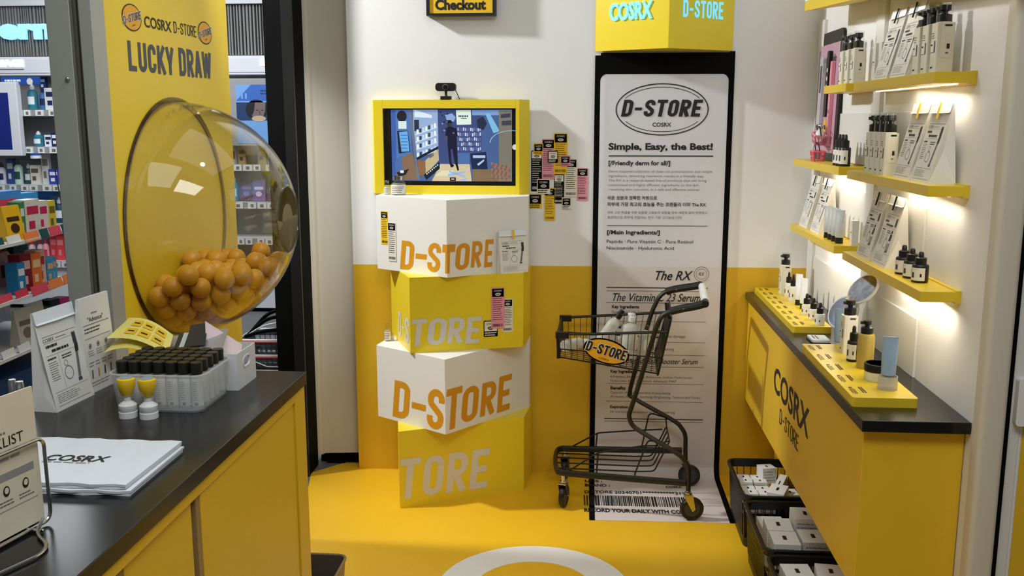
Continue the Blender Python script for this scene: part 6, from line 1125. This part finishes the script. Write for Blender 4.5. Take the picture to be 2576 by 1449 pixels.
# ---- near gondola at the left edge, seen over the counter: its shelves look towards +x
t = thing('near_gondola', 'nearer shop shelving at the left edge with white slanted shelf edges', 'shelving', (-2.7, 4.0, 0)); b = MB(); b.box(-2.95, -2.92, 3.2, 4.55, 0, 1.35, 'shop_grey'); b.build('back_panel', t, 0, True); b = MB(); b.box(-2.92, -2.49, 3.2, 4.5, 0.0, 0.40, 'pack_36_56_160' if False else 'pack_24_60_110'); b.build('plinth', t, 0, True)
for z, xe in ((0.985, -2.455), (0.742, -2.455), (0.505, -2.455)):
    b = MB(); b.prism([(-2.92, 3.2), (xe + 0.02, 3.2), (xe, 4.0), (xe - 0.045, 4.47), (-2.92, 4.5)], z - 0.022, z - 0.008, 'shop_white'); s_ = b.build('shelf', t, 0, True)
    b = MB(); rg = random.Random(int(z * 1000)); y = 3.3
    while y < 4.38:
        w = rg.uniform(0.07, 0.16); xx = xe + 0.004 if y < 4.0 else xe + 0.004 - (y - 4.0) * 0.096; c = rg.choice(('pack_206_52_72', 'pack_232_128_60', 'pack_214_70_90', 'pack_22_74_72', 'white_plastic')); col('pack_232_128_60', (232, 128, 60)); col('pack_214_70_90', (214, 70, 90)); col('pack_206_52_72', (206, 52, 72))
        b.add([(xx, y, z - 0.02), (xx - w * 0.096, y + w, z - 0.02), (xx - w * 0.096 - 0.012, y + w, z + 0.022), (xx - 0.012, y, z + 0.022)], [(0, 1, 2, 3)], c); b.add([(xx - 0.002, y, z - 0.02), (xx - 0.002 - w * 0.096, y + w, z - 0.02), (xx - w * 0.096 - 0.014, y + w, z + 0.022), (xx - 0.014, y, z + 0.022)], [(3, 2, 1, 0)], c); y += w + 0.01
    b.build('label_strip', s_, 0, True)
b = MB(); vs = [(-2.50, 4.50, 0.42), (-2.92, 4.50, 0.42), (-2.92, 4.50, 1.30), (-2.60, 4.50, 1.30)]; vs += [(p[0], p[1] + 0.004, p[2]) for p in vs]; b.add(vs, [(0, 1, 2, 3), (7, 6, 5, 4), (0, 4, 5, 1), (1, 5, 6, 2), (2, 6, 7, 3), (3, 7, 4, 0)], 'clear_plastic'); b.tube([(-2.50, 4.502, 0.42), (-2.60, 4.502, 1.30)], 0.003, 'shop_dark', 6); b.build('end_panel', t, 0, True)
def grow(z, items, where, grp, y0, x=-2.52):
    y = y0
    for i, (kd, w, h, c1, c2, nmx) in enumerate(items):
        product(kd, (x - 0.09 * max(0, y + w / 2 - 4.0) - 0.012 * (i % 2), y + w / 2, z - 0.007), w, h, c1, c2, named(nmx, where), {'bottle': 'bottle', 'jar': 'jar', 'pouch': 'pouch', 'box': 'box'}[kd], grp, R(84), 0.06); y += w + 0.006
grow(0.985, [('pouch', 0.11, 0.15, (230, 180, 20), (60, 40, 10), 'yellow pouch'), ('box', 0.03, 0.16, (60, 140, 90), WH, 'thin green box'), ('box', 0.1, 0.165, (226, 222, 214), (206, 40, 90), 'white box with pink print'), ('box', 0.1, 0.15, (226, 220, 206), (200, 40, 100), 'white box with magenta print'), ('box', 0.05, 0.145, (226, 206, 60), (120, 110, 40), 'yellow box')], 'on the upper near shelf at the left edge', 'products on the upper near shelf', 3.93)
grow(0.985, [('box', 0.3, 0.2, (60, 130, 200), (206, 60, 90), 'long sky blue box behind the others'), ('box', 0.2, 0.175, (60, 150, 220), WH, 'light blue box behind the others')], 'on the upper near shelf at the left edge', None, 3.95, -2.66)
grow(0.742, [('box', 0.05, 0.14, (40, 130, 196), WH, 'blue box'), ('box', 0.07, 0.17, (130, 26, 40), (226, 190, 190), 'dark red box'), ('box', 0.065, 0.165, (232, 120, 40), (240, 200, 160), 'orange box'), ('box', 0.06, 0.17, (222, 190, 180), (180, 60, 60), 'pale box'), ('box', 0.05, 0.12, (70, 160, 210), (226, 180, 140), 'light blue box, first'), ('box', 0.05, 0.12, (70, 160, 210), (226, 180, 140), 'light blue box, second')], 'on the middle near shelf at the left edge', 'products on the middle near shelf', 3.96)
grow(0.742, [('bottle', 0.06, 0.2, (226, 180, 184), (130, 60, 70), 'pink bottle, first'), ('bottle', 0.06, 0.2, (226, 180, 184), (130, 60, 70), 'pink bottle, second'), ('bottle', 0.06, 0.2, (220, 170, 176), (130, 60, 70), 'pink bottle, third'), ('bottle', 0.06, 0.2, (226, 180, 184), (130, 60, 70), 'pink bottle, fourth'), ('box', 0.1, 0.17, (26, 70, 64), (20, 54, 50), 'dark green box')], 'at the back of the middle near shelf', 'products at the back of the middle near shelf', 4.02, -2.7)
grow(0.505, [('pouch', 0.12, 0.17, (196, 192, 186), (120, 110, 100), 'silver pouch, first'), ('pouch', 0.12, 0.17, (206, 204, 200), (232, 170, 60), 'silver pouch, second'), ('box', 0.05, 0.13, (30, 130, 70), (200, 60, 120), 'green box'), ('box', 0.07, 0.155, (26, 24, 26), (90, 80, 84), 'black box'), ('box', 0.07, 0.15, (200, 50, 120), (226, 120, 160), 'magenta box')], 'on the lowest near shelf at the left edge', 'products on the lowest near shelf', 3.95)
# ---- stack of shopping baskets beyond the counter
for k, z in enumerate((0.0, 0.085, 0.17, 0.255 - 0.085 + 0.085)):
    if k == 3: break
    t = thing('shopping_basket', ('bottom grey shopping basket of the stack beyond the counter', 'middle grey shopping basket of the stack beyond the counter', 'top grey shopping basket of the stack with its black handles up')[k], 'basket', (-1.66, 5.02, z), R(2), 'stacked shopping baskets'); b = MB(); w, d, h = 0.42, 0.28, 0.16; col('basket_grey', (82, 84, 88))
    for sy in (-1, 1):
        for z0, z1 in ((0, 0.03), (0.07, 0.085), (0.125, h)): b.add([(-w / 2 * (0.86 + 0.14 * z0 / h), sy * d / 2 * (0.86 + 0.14 * z0 / h), z0), (w / 2 * (0.86 + 0.14 * z0 / h), sy * d / 2 * (0.86 + 0.14 * z0 / h), z0), (w / 2 * (0.86 + 0.14 * z1 / h), sy * d / 2 * (0.86 + 0.14 * z1 / h), z1), (-w / 2 * (0.86 + 0.14 * z1 / h), sy * d / 2 * (0.86 + 0.14 * z1 / h), z1)], [(0, 1, 2, 3)], 'basket_grey')
        for i in range(15): x = (-0.5 + i / 14) * w; b.tube([(x * 0.86, sy * d / 2 * 0.86, 0.0), (x, sy * d / 2, h)], 0.006, 'basket_grey', 4, ry=0.002)
    for sx in (-1, 1):
        b.add([(sx * w / 2 * 0.86, -d / 2 * 0.86, 0), (sx * w / 2 * 0.86, d / 2 * 0.86, 0), (sx * w / 2, d / 2, h), (sx * w / 2, -d / 2, h)], [(0, 1, 2, 3)], 'basket_grey')
    b.box(-w / 2 * 0.86, w / 2 * 0.86, -d / 2 * 0.86, d / 2 * 0.86, 0, 0.003, 'basket_grey'); b.build('basket', t)
    b = MB(); b.tube([(-w / 2, -d / 2, h), (w / 2, -d / 2, h), (w / 2, d / 2, h), (-w / 2, d / 2, h)], 0.007, 'white_plastic', 6, True); b.tube([(-w / 2, -d / 2 - 0.008, h - 0.008), (w / 2, -d / 2 - 0.008, h - 0.008)], 0.004, 'pack_206_52_72', 6); b.build('rim', t)
    if k == 2:
        for s_ in range(4): b = MB(); q_ = 0.028 * s_; b.tube([(-w * 0.44, -d * 0.3 + q_, h + 0.008), (-w * 0.2, -d * 0.42 + q_ * 1.5, h + 0.045 + q_ * 0.9), (w * 0.1, -d * 0.42 + q_ * 1.5, h + 0.06 + q_ * 1.1), (w * 0.44, -d * 0.3 + q_, h + 0.012)], 0.010 if s_ != 1 else 0.004, 'black_matte' if s_ != 1 else 'white_plastic', 6, corner=0.05); b.build('handle', t)
    else:
        b = MB(); b.tube([(-w * 0.4, -d / 2 - 0.012, h - 0.01), (-0.05, -d / 2 - 0.016, h - 0.055), (w * 0.35, -d / 2 - 0.012, h - 0.06)], 0.003, 'white_plastic', 5); b.build('handle', t)
